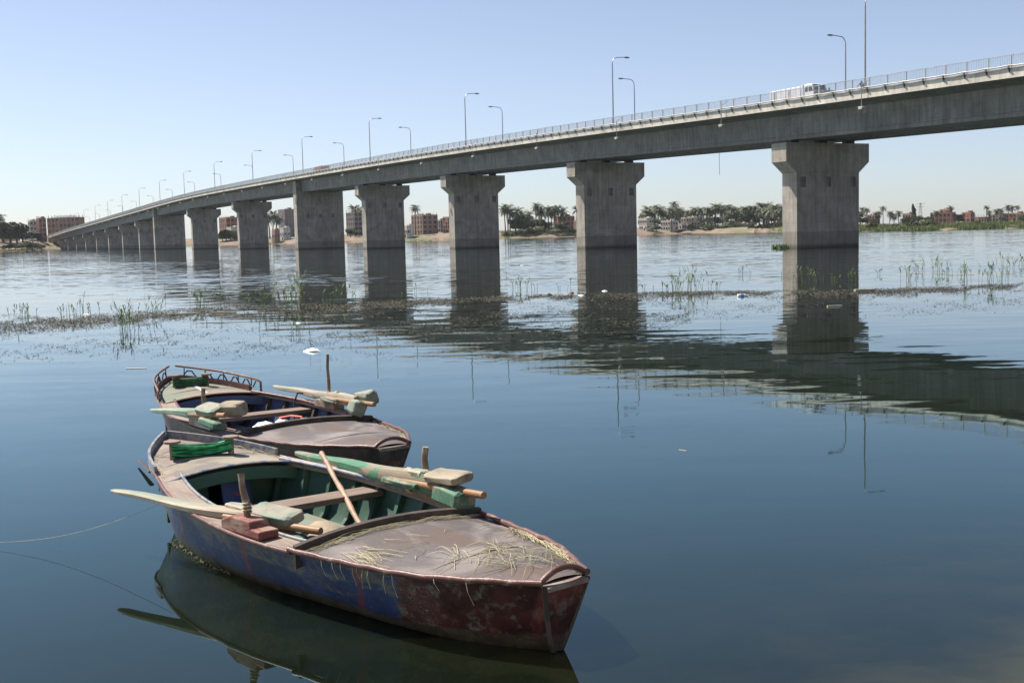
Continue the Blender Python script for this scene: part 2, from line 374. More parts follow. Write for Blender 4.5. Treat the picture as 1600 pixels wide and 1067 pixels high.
# water ---------------------------------------------------------------
def water_mat():
    m = bpy.data.materials.new('river_water'); m.use_nodes = True; nt = m.node_tree
    for n_ in list(nt.nodes): nt.nodes.remove(n_)
    out = N(nt, 'ShaderNodeOutputMaterial'); tc = N(nt, 'ShaderNodeTexCoord'); P = tc.outputs['Object']
    sx = N(nt, 'ShaderNodeSeparateXYZ'); nt.links.new(P, sx.inputs[0])
    def mapped(sc):
        mp = N(nt, 'ShaderNodeMapping'); mp.inputs['Scale'].default_value = sc; nt.links.new(P, mp.inputs['Vector']); return mp.outputs[0]
    # the open river beyond the weed belt is rippled, the water on this side of it nearly still
    far = N(nt, 'ShaderNodeMapRange'); far.interpolation_type = 'SMOOTHSTEP'
    nt.links.new(math_n(nt, 'ADD', sx.outputs[1], math_n(nt, 'MULTIPLY', sx.outputs[0], .32)), far.inputs[0])
    for k, v in ((1, 36.0), (2, 75.0), (3, 0.0), (4, 1.0)): far.inputs[k].default_value = v
    far = far.outputs[0]
    streak = ramp(nt, noise(nt, mapped((.010, .045, 1)), 1.0, 5, .6, .6), .36, .66)      # wind lanes
    near_str = ramp(nt, noise(nt, mapped((.09, .30, 1)), 1.0, 3, .55, .5), .50, .72)
    amp = math_n(nt, 'MULTIPLY', far, math_n(nt, 'ADD', .30, math_n(nt, 'MULTIPLY', streak, .9)))
    calm = N(nt, 'ShaderNodeMapRange'); calm.interpolation_type = 'SMOOTHSTEP'; nt.links.new(sx.outputs[1], calm.inputs[0])
    for k, v in ((1, 9.0), (2, 26.0), (3, .22), (4, 1.0)): calm.inputs[k].default_value = v
    calm = calm.outputs[0]
    acc = None
    def slope(scale, strength, detail=3, rough=.5):
        nonlocal acc
        n_ = N(nt, 'ShaderNodeTexNoise', Scale=1.0, Detail=detail, Roughness=rough); nt.links.new(mapped(scale), n_.inputs['Vector'])
        v = N(nt, 'ShaderNodeVectorMath', operation='SUBTRACT'); nt.links.new(n_.outputs['Color'], v.inputs[0]); v.inputs[1].default_value = (.5, .5, .5)
        w_ = N(nt, 'ShaderNodeVectorMath', operation='SCALE'); nt.links.new(v.outputs[0], w_.inputs[0])
        if hasattr(strength, 'is_output'): nt.links.new(strength, w_.inputs['Scale'])
        else: w_.inputs['Scale'].default_value = strength
        if acc is None: acc = w_.outputs[0]
        else:
            p_ = N(nt, 'ShaderNodeVectorMath', operation='ADD'); nt.links.new(acc, p_.inputs[0]); nt.links.new(w_.outputs[0], p_.inputs[1]); acc = p_.outputs[0]
    slope((.9, 1.6, 1), math_n(nt, 'MULTIPLY', amp, .15))                               # ~1 m wavelets of the open river
    slope((.10, .28, 1), math_n(nt, 'ADD', math_n(nt, 'MULTIPLY', calm, .010), math_n(nt, 'MULTIPLY', amp, .045)))    # 5-10 m waves
    slope((.016, .055, 1), math_n(nt, 'MULTIPLY', amp, .03), 4)                         # long lanes
    slope((3.4, 6.0, 1), math_n(nt, 'ADD', .0030, math_n(nt, 'MULTIPLY', math_n(nt, 'MULTIPLY', near_str, calm), .055)))
    slope((.40, 1.5, 1), math_n(nt, 'MULTIPLY', calm, .040))
    flat = N(nt, 'ShaderNodeVectorMath', operation='MULTIPLY'); nt.links.new(acc, flat.inputs[0]); flat.inputs[1].default_value = (.38, 1, 0)
    upn = N(nt, 'ShaderNodeVectorMath', operation='ADD'); nt.links.new(flat.outputs[0], upn.inputs[0])
    cx_ = N(nt, 'ShaderNodeCombineXYZ'); cx_.inputs[2].default_value = 1.0; nt.links.new(math_n(nt, 'MULTIPLY', far, -.009), cx_.inputs[1]); nt.links.new(cx_.outputs[0], upn.inputs[1])   # wave backs hide each other: the faces turned to the shore dominate
    bp = N(nt, 'ShaderNodeVectorMath', operation='NORMALIZE'); nt.links.new(upn.outputs[0], bp.inputs[0])
    fr = N(nt, 'ShaderNodeFresnel', IOR=1.44); nt.links.new(bp.outputs[0], fr.inputs['Normal'])
    gl = N(nt, 'ShaderNodeBsdfGlossy', Roughness=.02); nt.links.new(bp.outputs[0], gl.inputs['Normal'])
    nt.links.new(mix(nt, ramp(nt, fr.outputs[0], .30, .72), (.67, .96, 1.0), (.97, .98, 1.0)), gl.inputs['Color'])
    df = N(nt, 'ShaderNodeBsdfDiffuse', Color=(.0050, .0078, .0040, 1))
    tr = N(nt, 'ShaderNodeBsdfTransparent', Color=(.62, .60, .44, 1))
    mx = N(nt, 'ShaderNodeMixShader')
    shal = N(nt, 'ShaderNodeMapRange'); shal.interpolation_type = 'SMOOTHSTEP'      # the murk lets the bed show only over the shallows
    nt.links.new(math_n(nt, 'ADD', math_n(nt, 'MULTIPLY', sx.outputs[0], .5), math_n(nt, 'MULTIPLY', math_n(nt, 'SUBTRACT', 8.0, sx.outputs[1]), .5)), shal.inputs[0])
    for k, v in ((1, .5), (2, 2.4), (3, .15), (4, .80)): shal.inputs[k].default_value = v
    nt.links.new(shal.outputs[0], mx.inputs[0])
    nt.links.new(df.outputs[0], mx.inputs[1]); nt.links.new(tr.outputs[0], mx.inputs[2])
    m2 = N(nt, 'ShaderNodeMixShader'); nt.links.new(fr.outputs[0], m2.inputs[0]); nt.links.new(mx.outputs[0], m2.inputs[1]); nt.links.new(gl.outputs[0], m2.inputs[2])
    nt.links.new(m2.outputs[0], out.inputs['Surface'])
    return m
MT['water'] = water_mat()
def bed_mat():
    m, nt, b, out = new_mat('river_bed_mud'); v, tc = coords(nt)
    n1 = noise(nt, v, 1.1, 4, .5, .1); n2 = noise(nt, v, 6, 6, .6)
    c = mix(nt, ramp(nt, n1, .36, .70), (.15, .145, .10), (.40, .355, .235)); c = mix(nt, .4, c, ramp(nt, n2, .3, .7, (.5, .5, .5, 1), (1, 1, 1, 1)), 'MULTIPLY')
    nt.links.new(c, b.inputs['Base Color']); b.inputs['Roughness'].default_value = .9; return m
MT['bed'] = bed_mat()
def bank_mat():
    m, nt, b, out = new_mat('bank_soil'); v, tc = coords(nt)
    n1 = noise(nt, v, .035, 7, .65, .3); n2 = noise(nt, v, .25, 6, .65)
    c = mix(nt, ramp(nt, n2, .3, .7), (.14, .10, .073), (.24, .182, .135)); c = mix(nt, ramp(nt, n1, .46, .60), c, (.11, .115, .05))
    nt.links.new(c, b.inputs['Base Color']); b.inputs['Roughness'].default_value = .95; return m
MT['bank'] = bank_mat()

# ------------------------------------------------------------------ setting: water, bed, far bank
def grid_obj(name, xs, ys, zf, mat, smooth=60):
    mb = MB(); mb.loft([[(x, y, zf(x, y)) for x in xs] for y in ys]); o = mb.build(name, mat, smooth=smooth); return tag(o, kind='structure')
grid_obj('river', [-9000, -300, -20, 20, 300, 9000], [-40, 0, 30, 120, 600, 9000], lambda x, y: 0.0, MT['water'])
def bed_z(x, y):
    d = .30 + .13 * max(0, y - 5.5) + .10 * max(0, 2.2 - x) + .02 * max(0, x - 5)
    d = min(d, 2.6)
    if y < 5: d = .30 - (5 - y) * .35
    return -d + (.07 * math.sin(x*1.7 + 1.3*math.sin(y*1.1)) * math.cos(y*1.9 + x*.6) + .05*math.sin(x*4.1+y*2.3) * math.sin(y*3.7) if y < 14 else 0)
xs = [-9000, -400, -60, -20] + [-10 + .35*i for i in range(64)] + [20, 60, 400, 9000]
ys = [-40, -10, 0, 2, 4] + [4.5 + .3*i for i in range(34)] + [18, 25, 40, 120, 600, 9000]
grid_obj('river_bed', xs, ys, bed_z, MT['bed'])

SHORE = [(-900, 640), (-200, 690), (0, 735), (40, 760), (78, 900), (130, 960), (345, 900), (430, 900), (560, 850), (640, 820), (700, 800), (790, 840), (900, 880), (1000, 940), (1100, 950),
         (1190, 860), (1260, 640), (1343, 545), (1450, 520), (1600, 495), (2000, 430), (2600, 380)]
def shore(px): return lerp_tab(SHORE, px)
def bank_profile(px, e):
    hi = lerp_tab([(0, -.6), (2, .1), (8, 1.0), (22, 3.2), (45, 4.6), (90, 6.0), (400, 7.0), (9000, 12)], e)
    lo = lerp_tab([(0, -.6), (2, .1), (6, .7), (20, 1.3), (60, 1.8), (200, 2.4), (400, 3.2), (9000, 8)], e)
    lf = lerp_tab([(0, -.6), (2, .2), (14, .8), (40, 2.0), (70, 6.2), (90, 7.0), (400, 7.5), (9000, 12)], e)
    wr = min(1, max(0, (px - 1150) / 150)); wl_ = min(1, max(0, (110 - px) / 60))
    return hi * (1 - wr) * (1 - wl_) + lo * wr + lf * wl_
mb = MB(); rows = []
pxs = list(range(-900, 2601, 14))
for e in [0, 2, 5, 9, 15, 22, 32, 45, 60, 75, 90, 140, 220, 400, 900, 2500, 8500]:
    row = []
    for px in pxs:
        Y = shore(px) + e + (4.0*math.sin(px*.05) + 3*math.sin(px*.13+1) + 2*math.sin(px*.31)) * min(1, e/3+.6)
        row.append((col_x(px, Y), Y, bank_profile(px, e) + (.35*math.sin(px*.11+e*.2) + .25*math.sin(px*.37+e)) * min(1, e/12)))
    rows.append(row)
mb.loft(rows); tag(mb.build('far_bank', MT['bank'], smooth=60), kind='structure')
def ground_at(px, Y): return bank_profile(px, max(0, Y - shore(px)))

# ------------------------------------------------------------------ the air over the river
hm = bpy.data.materials.new('haze'); hm.use_nodes = True; hn = hm.node_tree
for n_ in list(hn.nodes): hn.nodes.remove(n_)
hv = hn.nodes.new('ShaderNodeVolumePrincipled'); hv.inputs['Color'].default_value = (.86, .92, 1.0, 1); hv.inputs['Density'].default_value = HAZE; hv.inputs['Anisotropy'].default_value = .2
ho_ = hn.nodes.new('ShaderNodeOutputMaterial'); hn.links.new(hv.outputs[0], ho_.inputs['Volume'])
tag(MB().box((0, 4200, 16.5), (24000, 10200, 42)).build('haze', hm), kind='stuff')

# ------------------------------------------------------------------ the bridge
P1 = Vector((35.0977, 144.490, 0.0)); DIR = Vector((-.44234952, .89684274, 0)); NRM = Vector((-.89684274, -.44234952, 0))
BROT = math.atan2(DIR.y, DIR.x)
def bw(t, v, z): return P1 + DIR*t + NRM*v + Vector((0, 0, z))
zf = smooth_tab([(-170, 13.6), (-110, 14.7), (-70, 15.35), (-36, 15.93), (0, 16.5), (48, 17.45), (98, 18.25), (150, 18.8), (208, 19.2), (262, 19.45), (310, 19.55), (360, 19.4), (420, 18.65), (498, 17.35), (560, 16.35), (621, 15.3), (700, 14.05), (799, 12.3), (870, 10.8), (924, 9.6), (990, 8.4)])
def slope(t): return (zf(t+1) - zf(t-1)) / 2
bridge = thing('bridge', 'long grey concrete road bridge on wall-like piers crossing the river', 'bridge', P1, BROT)
TS = [-112 + 8*i for i in range(int((940+112)/8) + 1)]
T_END = TS[-1]
# deck slab with overhangs, road and pavements
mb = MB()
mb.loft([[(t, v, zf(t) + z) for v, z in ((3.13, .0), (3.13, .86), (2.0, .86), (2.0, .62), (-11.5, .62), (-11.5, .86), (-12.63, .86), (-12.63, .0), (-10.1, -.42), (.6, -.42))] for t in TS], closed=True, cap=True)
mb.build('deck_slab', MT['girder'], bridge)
mb = MB(); mb.loft([[(t, v, zf(t) + .625) for v in (1.98, -11.48)] for t in TS]); mb.build('road_surface', MT['asphalt'], bridge)
mb = MB()
for k in range(int((T_END+100)/9)):
    t = -100 + 9*k; mb.add([(t, -4.68, zf(t)+.63), (t+3, -4.68, zf(t+3)+.63), (t+3, -4.82, zf(t+3)+.63), (t, -4.82, zf(t)+.63)], [[0, 1, 2, 3]])
tag(mb.build('lane_marking', MT['white_paint'], bridge), kind='stuff')
for side in (0, 1):
    f = (lambda v: v) if side == 0 else (lambda v: -9.5 - v)
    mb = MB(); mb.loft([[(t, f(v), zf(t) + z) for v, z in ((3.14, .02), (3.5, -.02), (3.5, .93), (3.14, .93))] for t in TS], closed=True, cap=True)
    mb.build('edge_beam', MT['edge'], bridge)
GB = -3.38
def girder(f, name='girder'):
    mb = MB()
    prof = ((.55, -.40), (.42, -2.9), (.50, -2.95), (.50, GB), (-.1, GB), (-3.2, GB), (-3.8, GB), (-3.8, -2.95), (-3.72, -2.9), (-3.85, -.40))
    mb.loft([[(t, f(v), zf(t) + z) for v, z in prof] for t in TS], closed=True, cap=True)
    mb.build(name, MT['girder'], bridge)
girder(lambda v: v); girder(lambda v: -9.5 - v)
mb = MB()
for t in [-52 + 13*i for i in range(75)]:
    if t < T_END: mb.box((t + 1.4, -4.75, zf(t+1.4) - 1.9), (.35, 2.2, 2.6))
tag(mb.build('diaphragm', MT['girder'], bridge), kind='stuff')

def pier_front(mb, t, v0, v1, z0, z1, recs):
    """front face at t with three square recesses, as one sheet"""
    mb.cur = 0; vs = sorted({v0, v1} | {r[i] for r in recs for i in (0, 1)}); zs = sorted({z0, z1} | {r[i] for r in recs for i in (2, 3)})
    def inrec(a, b): return any(r[0] - 1e-6 <= a and b <= r[1] + 1e-6 for r in recs)
    for a, b in zip(vs, vs[1:]):
        for c, d in zip(zs, zs[1:]):
            rec = any(r[0]-1e-6 <= a and b <= r[1]+1e-6 and r[2]-1e-6 <= c and d <= r[3]+1e-6 for r in recs)
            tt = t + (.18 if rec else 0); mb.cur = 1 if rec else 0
            mb.add([(tt, a, c), (tt, b, c), (tt, b, d), (tt, a, d)], [[0, 1, 2, 3]])
            if rec:
                mb.add([(t, a, c), (t, b, c), (tt, b, c), (tt, a, c)], [[0, 1, 2, 3]]); mb.add([(t, a, d), (t, b, d), (tt, b, d), (tt, a, d)], [[0, 1, 2, 3]])
                mb.add([(t, a, c), (t, a, d), (tt, a, d), (tt, a, c)], [[0, 1, 2, 3]]); mb.add([(t, b, c), (t, b, d), (tt, b, d), (tt, b, c)], [[0, 1, 2, 3]])
PIERS = [(-52, 0), (0, 0), (51.6, 0), (103.6, 0), (156.3, 0), (208.1, 1), (283.4, 0), (360.1, 0), (434.8, 1), (488.6, 0), (542.9, 0), (596.1, 0), (649.3, 0), (703.4, 0), (757.5, 0), (810.2, 0), (864.4, 0), (910, 0)]
for t, tall in PIERS:
    mb = MB(); z0 = -3.0; th = 3.0 if tall else 2.72
    mb.cur = 0
    if tall:
        z1 = zf(t) + GB + .05; va, vb = 2.0, -11.5
        recs = [(c-.42, c+.42, 8.6, 9.8) for c in (-1.2, -4.75, -8.3)]
        pier_front(mb, t, vb, va, z0, z1, recs); mb.cur = 0
        mb.add([(t, vb, z0), (t, vb, z1), (t+th, vb, z1), (t+th, vb, z0)], [[0, 1, 2, 3]]); mb.add([(t, va, z0), (t, va, z1), (t+th, va, z1), (t+th, va, z0)], [[0, 1, 2, 3]])
        mb.add([(t+th, vb, z0), (t+th, va, z0), (t+th, va, z1), (t+th, vb, z1)], [[0, 1, 2, 3]]); mb.add([(t, vb, z1), (t, va, z1), (t+th, va, z1), (t+th, vb, z1)], [[0, 1, 2, 3]])
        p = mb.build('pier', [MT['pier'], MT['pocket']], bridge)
        for a, b in ((.62, 1.997), (-11.497, -10.12)):
            m2 = MB(); m2.box((t + th/2, (a+b)/2, (z1 + zf(t) - .38)/2), (th - .01, b - a, zf(t) - .38 - z1)); m2.build('pier_pilaster', MT['pier'], p)
        p['label'] = 'tall wide pier reaching up to the deck without a flared cap'
    else:
        ct = zf(t) + GB - .36; nz = ct - 3.6; sh = ct - 2.25; va, vb = .15, -9.65
        recs = [(c-.42, c+.42, nz-1.75, nz-.5) for c in (-.80, -4.75, -8.7)]
        pier_front(mb, t, vb, va, z0, nz, recs); mb.cur = 0
        for v in (va, vb): mb.add([(t, v, z0), (t, v, nz), (t+th, v, nz), (t+th, v, z0)], [[0, 1, 2, 3]])
        mb.add([(t+th, vb, z0), (t+th, va, z0), (t+th, va, nz), (t+th, vb, nz)], [[0, 1, 2, 3]])
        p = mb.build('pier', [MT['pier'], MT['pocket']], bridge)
        m2 = MB(); m2.prism([(vb, nz), (va, nz), (1.78, sh), (1.78, ct), (-11.28, ct), (-11.28, sh)], (0, 1, 0), (0, 0, 1), (1, 0, 0), (t - .012, 0, 0), th + .024)
        m2.build('pier_cap', MT['pier'], p)
        for v in (.0, -4.75, -9.5):
            m3 = MB(); m3.box((t + th/2, v - (.35 if v == 0 else (-.35 if v < -9 else 0)), ct + .2), (1.0, 1.15, .42)); m3.build('bearing', MT['bearing'], p)

# railing on the near edge: posts and barred panels one by one where they can be told apart, the rest joined
STEP = 2.65
mb = MB(); mb.loft([[(t, 3.32 + dv, zf(t) + z) for dv, z in ((-.045, 2.10), (.045, 2.10), (.045, 2.17), (-.045, 2.17))] for t in TS], closed=True, cap=True)
rail = mb.build('railing', MT['railing'], bridge)
post_me = MB().box((0, 0, .62), (.13, .11, 1.22)).mesh('railing_post', MT['railing'])
pm = MB()
for k in range(1, 13): pm.box((k*STEP/13, 0, .62), (.028, .028, 1.12))
pm.box((STEP/2, 0, .10), (STEP - .14, .04, .045)); panel_me = pm.mesh('railing_panel', MT['railing'])
T0, NEAR_N = -66.0, 100
rest = MB()
for k in range(int((T_END - T0) / STEP)):
    t = T0 + k*STEP; z = zf(t) + .92
    if k < NEAR_N:
        share('railing_post', post_me, rail, (t, 3.32, z)); share('railing_panel', panel_me, rail, (t, 3.32, z), (0, -math.atan(slope(t + STEP/2)), 0))
    else:
        if k < NEAR_N + 180: share('railing_post', post_me, rail, (t, 3.32, z))
        else: rest.box((t, 3.32, z + .62), (.13, .11, 1.22))
        for j in range(1, 13):
            tt = t + j*STEP/13; rest.box((tt, 3.32, zf(tt) + .92 + .62), (.028, .028, 1.12))
tag(rest.build('railing_bars', MT['railing'], rail), kind='stuff')
mb = MB(); mb.loft([[(t, -12.82 + dv, zf(t) + z) for dv, z in ((-.045, 2.10), (.045, 2.10), (.045, 2.17), (-.045, 2.17))] for t in TS], closed=True, cap=True)
rail2 = mb.build('railing', MT['railing'], bridge)
rest = MB()
for k in range(int((T_END - T0) / STEP)):
    t = T0 + k*STEP; rest.box((t, -12.82, zf(t) + 1.53), (.13, .11, 1.22))
    for j in range(1, 13):
        tt = t + j*STEP/13; rest.box((tt, -12.82, zf(tt) + 1.54), (.028, .028, 1.12))
tag(rest.build('railing_bars', MT['railing'], rail2), kind='stuff')
# two service pipes along the outside of the edge beam, sagging between their brackets
for off, zz, rr, sg in ((3.66, 1.12, .07, .05), (3.60, .90, .05, .06)):
    pts = []; t = -66.0
    while t < T_END:
        for q in range(3):
            tt = t + q*STEP/3; pts.append((tt, off, zf(tt) + zz - sg*math.sin(math.pi*q/3) + random.uniform(-.012, .012)))
        t += STEP
    MB().tube(pts, rr, 6).build('pipe', MT['pipe'], bridge, smooth=40)
br_me = MB().prism([(0, 0), (.26, 0), (.22, -.06), (0, -.42)], (0, 1, 0), (0, 0, 1), (1, 0, 0), (-.03, 3.50, .86), .06).box((0, 3.66, .97), (.08, .26, .05)).box((0, 3.60, .92), (.07, .07, .34)).mesh('pipe_bracket', MT['bracket'])
for k in range(290):
    t = T0 + k*STEP
    if t < T_END: share('pipe_bracket', br_me, bridge, (t, 0, zf(t)))
# thin cable hanging under the deck
pv = bw(28, -2.0, 0)
MB().tube([(28, -9, zf(28)-3.3), (28.05, -9, zf(28)-5), (28, -9.02, zf(28)-6.6)], .03, 5).build('loose_cable', MT['black'], bridge)

# street lamps
def make_lamp(h, arm, name, label):
    r = thing(name, label, 'street lamp')
    pole = [(0, 0, 0), (0, 0, h*.45), (0, 0, h - 1.0)]; MB().tube(pole, [.11, .095, .075], 10).build('pole', MT['galv'], r, smooth=40)
    MB().tube([(0, 0, 0), (0, 0, .9)], .15, 10).box((0, 0, .02), (.5, .5, .05)).build('base', MT['galv'], r, smooth=40)
    cv = [(0, -.0, h - 1.0)] + [(0, -(1 - math.cos(a))*.9, h - 1.0 + math.sin(a)*.95) for a in [math.pi/2*i/7 for i in range(1, 8)]] + [(0, -arm, h + .03)]
    MB().tube(cv, .058, 8).build('arm', MT['galv'], r, smooth=40)
    hd = MB(); rows = []
    for s_, w, hh in ((0, .05, .05), (.12, .13, .10), (.45, .19, .12), (.8, .15, .09), (.95, .05, .04)):
        rows.append([(w*math.cos(a), -arm - s_, h + .03 + hh*math.sin(a)) for a in [2*math.pi*i/10 for i in range(10)]])
    hd.loft(rows, closed=True, cap=True); ho = hd.build('lamp_head', MT['lamp_head'], r, smooth=50)
    MB().box((0, -arm - .5, h - .075), (.24, .5, .06)).build('lamp_glass', MT['lamp_glass'], ho)
    return r
NEAR_T = [-14.5, 37.9, 91.0, 144.2, 197.6, 251.4, 304.8, 358.6, 412, 466, 520, 573, 627, 681, 735, 789, 843]
FAR_T = [5.4, 56, 106.3, 157.3, 208.4, 259.5, 311.6, 362.5, 413.6, 465.5, 518.3, 571.6, 622, 674, 727, 780, 833]
G1, G2 = 'street lamps along the near side of the bridge', 'street lamps along the far side of the bridge'
la = make_lamp(10.1, 2.1, 'street_lamp', ''); lb = make_lamp(9.35, 2.1, 'street_lamp', '')
for i, t in enumerate(NEAR_T):
    o = la if i == 0 else clone(la); o.location = bw(t, 2.85, zf(t) + .86); o.rotation_euler = (0, 0, BROT + random.uniform(-.05, .05))
    tag(o, f'{ORD[i]} street lamp from the right along the near side of the bridge', 'street lamp', G1)
for i, t in enumerate(FAR_T):
    o = lb if i == 0 else clone(lb); o.location = bw(t, -12.35, zf(t) + .86); o.rotation_euler = (0, 0, BROT + math.pi + random.uniform(-.05, .05))
    tag(o, f'{ORD[i]} street lamp from the right along the far side of the bridge, arm pointing left', 'street lamp', G2)
# lamps hanging below the railing
hl = thing('hanging_floodlight', '', 'floodlight')
MB().tube([(-.45, -.25, 1.75), (0, .35, 1.25), (0, .42, 1.15)], .045, 6).build('bracket_arm', MT['flood'], hl)
MB().tube([(0, .42, 1.2), (0, .42, -1.15)], .05, 6).build('drop_rod', MT['flood'], hl)
hb = MB(); hb.prism([(-.38, -.12), (-.30, .1), (.18, .22), (.36, .14), (.22, -.16)], (1, 0, 0), (0, 0, 1), (0, 1, 0), (0, .18, -1.28), .46); hb.build('lamp_housing', MT['flood'], hl, bevel=.02)
HT = [-15.1 + 25.2*i for i in range(37)]
for i, t in enumerate(HT):
    o = hl if i == 0 else clone(hl); o.location = bw(t, 3.45, zf(t) + .2); o.rotation_euler = (0, 0, BROT + random.uniform(-.15, .15))
    tag(o, f'{ORD[i]} small floodlight from the right hanging on a rod below the bridge railing', 'floodlight', 'floodlights hanging below the near railing')

# vehicles on the bridge
def wheel(parent, x, y, z, r=.46, w=.26):
    mb = MB(); mb.tube([(x, y - w/2, z), (x, y + w/2, z)], r, 18); t_ = mb.build('wheel', MT['rubber'], parent, smooth=40)
    MB().tube([(x, y - w/2 - .01, z), (x, y + w/2 + .01, z)], r*.55, 12).build('rim', MT['galv'], t_, smooth=40)
def make_truck(label, t, v, paint, body, bl=6.2, bh=1.55, cab=2.0, nose=1.7, heading=-1, shade_hood=None):
    z = zf(t) + .63; r = thing('lorry', label, 'lorry', bw(t, v, z), BROT + (math.pi if heading < 0 else 0))
    r.rotation_euler[1] = 0
    MB().box((0, 0, .75), (bl + cab + nose - .2, .9, .28)).build('chassis', MT['dark_paint'], r, loc=((cab + nose - bl)/2, 0, 0))
    b = MB().box((-bl/2, 0, .95 + bh/2), (bl, 2.3, bh)).build('cargo_body', body, r, bevel=.06)
    mb = MB()
    for k in range(7): mb.box((-bl/2 - bl/2 + .3 + k*(bl - .6)/6, 0, .95 + bh/2), (.09, 2.38, bh + .04))
    mb.build('body_rib', paint, b)
    MB().box((.06, 0, 1.55), (.1, 2.35, 2.1)).build('headboard', paint, r)
    prof = [(.16, .8), (cab, .8), (cab, 1.75), (cab - .35, 2.55), (.9, 2.68), (.2, 2.6)]
    cb = MB().prism(prof, (1, 0, 0), (0, 0, 1), (0, 1, 0), (0, -1.05, 0), 2.1).build('cab', paint, r, bevel=.08)
    for s_ in (-1, 1):
        y = s_*1.053; wv = [(.45, 1.72), (.95, 1.72), (.95, 2.36), (.5, 2.34)]; w2 = [(1.06, 1.72), (cab - .12, 1.72), (cab - .4, 2.34), (1.06, 2.36)]
        for w_ in (wv, w2): MB().prism(w_, (1, 0, 0), (0, 0, 1), (0, s_, 0), (0, y - .02*s_, 0), .03).build('side_window', MT['glass'], cb)
        MB().box((cab + .2, s_*1.15, 1.9), (.12, .12, .4)).build('mirror', MT['dark_paint'], cb)
    MB().add([(cab + .012, -.9, 1.8), (cab + .012, .9, 1.8), (cab - .32, .85, 2.5), (cab - .32, -.85, 2.5)], [[0, 1, 2, 3]]).build('windscreen', MT['glass'], cb)
    if nose > .3:
        MB().prism([(cab, .75), (cab + nose, .75), (cab + nose, 1.45), (cab + nose - .3, 1.62), (cab, 1.74)], (1, 0, 0), (0, 0, 1), (0, 1, 0), (0, -.95, 0), 1.9).build('bonnet', shade_hood or paint, r, bevel=.07)
    MB().box((cab + nose + .08, 0, .72), (.14, 2.0, .24)).build('bumper', MT['dark_paint'], r)
    for s_ in (-.75, .75): MB().box((cab + nose + .02, s_, 1.2), (.08, .26, .2)).build('headlight', MT['lamp_glass'], r)
    for x in (-bl + 1.0, -bl + 2.2, cab + nose*.45):
        for s_ in (-1, 1): wheel(r, x, s_*.95, .46)
    return r
make_truck('white lorry with long pale cargo body driving behind the railing near the right end', .9, -2.6, MT['white_paint'], MT['tarp'], shade_hood=MT['dark_paint'])  # bonnet of the white lorry is coloured dark to stand for its shade
make_truck('red lorry whose roof shows above the railing near the bridge middle', 203, -3.5, MT['red_paint'], MT['red_paint'], 5.0, 1.7, 2.0, .2, 1)
make_truck('dark lorry near the far left end of the bridge', 600, -3.0, MT['dark_paint'], MT['dark_paint'], 5.0, 2.0, 2.0, .2, 1)
# motorcycle with rider, right of the lorry
T_M = -11.6; zm = zf(T_M) + .63
mc = thing('motorcycle', 'small dark motorcycle behind the railing right of the tall lamp', 'motorcycle', bw(T_M, .8, zm), BROT)
for x in (-.62, .62):
    w_ = MB().tube([(x, -.05, .3), (x, .05, .3)], .3, 16).build('wheel', MT['rubber'], mc, smooth=40); MB().tube([(x, -.06, .3), (x, .06, .3)], .2, 10).build('rim', MT['galv'], w_)
MB().tube([(-.62, 0, .3), (-.1, 0, .45), (.35, 0, .75), (.62, 0, .3)], .05, 6).build('frame', MT['dark_paint'], mc)
MB().tube([(-.1, 0, .74), (.1, 0, .82), (.32, 0, .80)], [.1, .16, .1], 8).build('fuel_tank', MT['dark_paint'], mc, smooth=50)
MB().box((-.35, 0, .74), (.65, .22, .1)).build('seat', MT['rubber'], mc, bevel=.03)
MB().tube([(.28, -.34, 1.02), (.40, 0, .92), (.28, .34, 1.02)], .025, 6).build('handlebar', MT['galv'], mc)
def person(name, label, loc, rz, J, E, radii, cloth):
    r = thing(name, label, 'person', loc, rz)
    me = bpy.data.meshes.new('body'); me.from_pydata(J, E, []); o = bpy.data.objects.new('body', me); COL.objects.link(o); o.parent = r
    me.materials.append(cloth)
    bm = bmesh.new(); bm.from_mesh(me); lay = bm.verts.layers.skin.verify()
    for v_, rr in zip(bm.verts, radii): v_[lay].radius = (rr, rr)
    bm.verts.ensure_lookup_table(); bm.verts[0][lay].use_root = True; bm.to_mesh(me); bm.free()
    md = o.modifiers.new('skin', 'SKIN'); md.use_smooth_shade = True
    sb = o.modifiers.new('sub', 'SUBSURF'); sb.levels = 1; sb.render_levels = 1
    return r
J = [(-.3, 0, .86), (-.22, 0, 1.12), (-.18, 0, 1.36), (-.14, 0, 1.46), (-.12, 0, 1.56), (-.10, 0, 1.68), (-.18, .2, 1.36), (.05, .27, 1.16), (.26, .3, 1.06), (-.18, -.2, 1.36), (.05, -.27, 1.16), (.26, -.3, 1.06),
     (-.25, .13, .84), (.14, .2, .74), (.02, .18, .36), (.16, .18, .30), (-.25, -.13, .84), (.14, -.2, .74), (.02, -.18, .36), (.16, -.18, .30)]
E_ = [(0, 1), (1, 2), (2, 3), (3, 4), (4, 5), (2, 6), (6, 7), (7, 8), (2, 9), (9, 10), (10, 11), (0, 12), (12, 13), (13, 14), (14, 15), (0, 16), (16, 17), (17, 18), (18, 19)]
R_ = [.15, .15, .16, .07, .10, .09, .085, .055, .04, .085, .055, .04, .11, .08, .055, .045, .11, .08, .055, .045]
person('person', 'rider in dark clothes sitting on the motorcycle behind the railing', bw(T_M, .8, zm), BROT, J, E_, R_, MT['cloth_dark'])

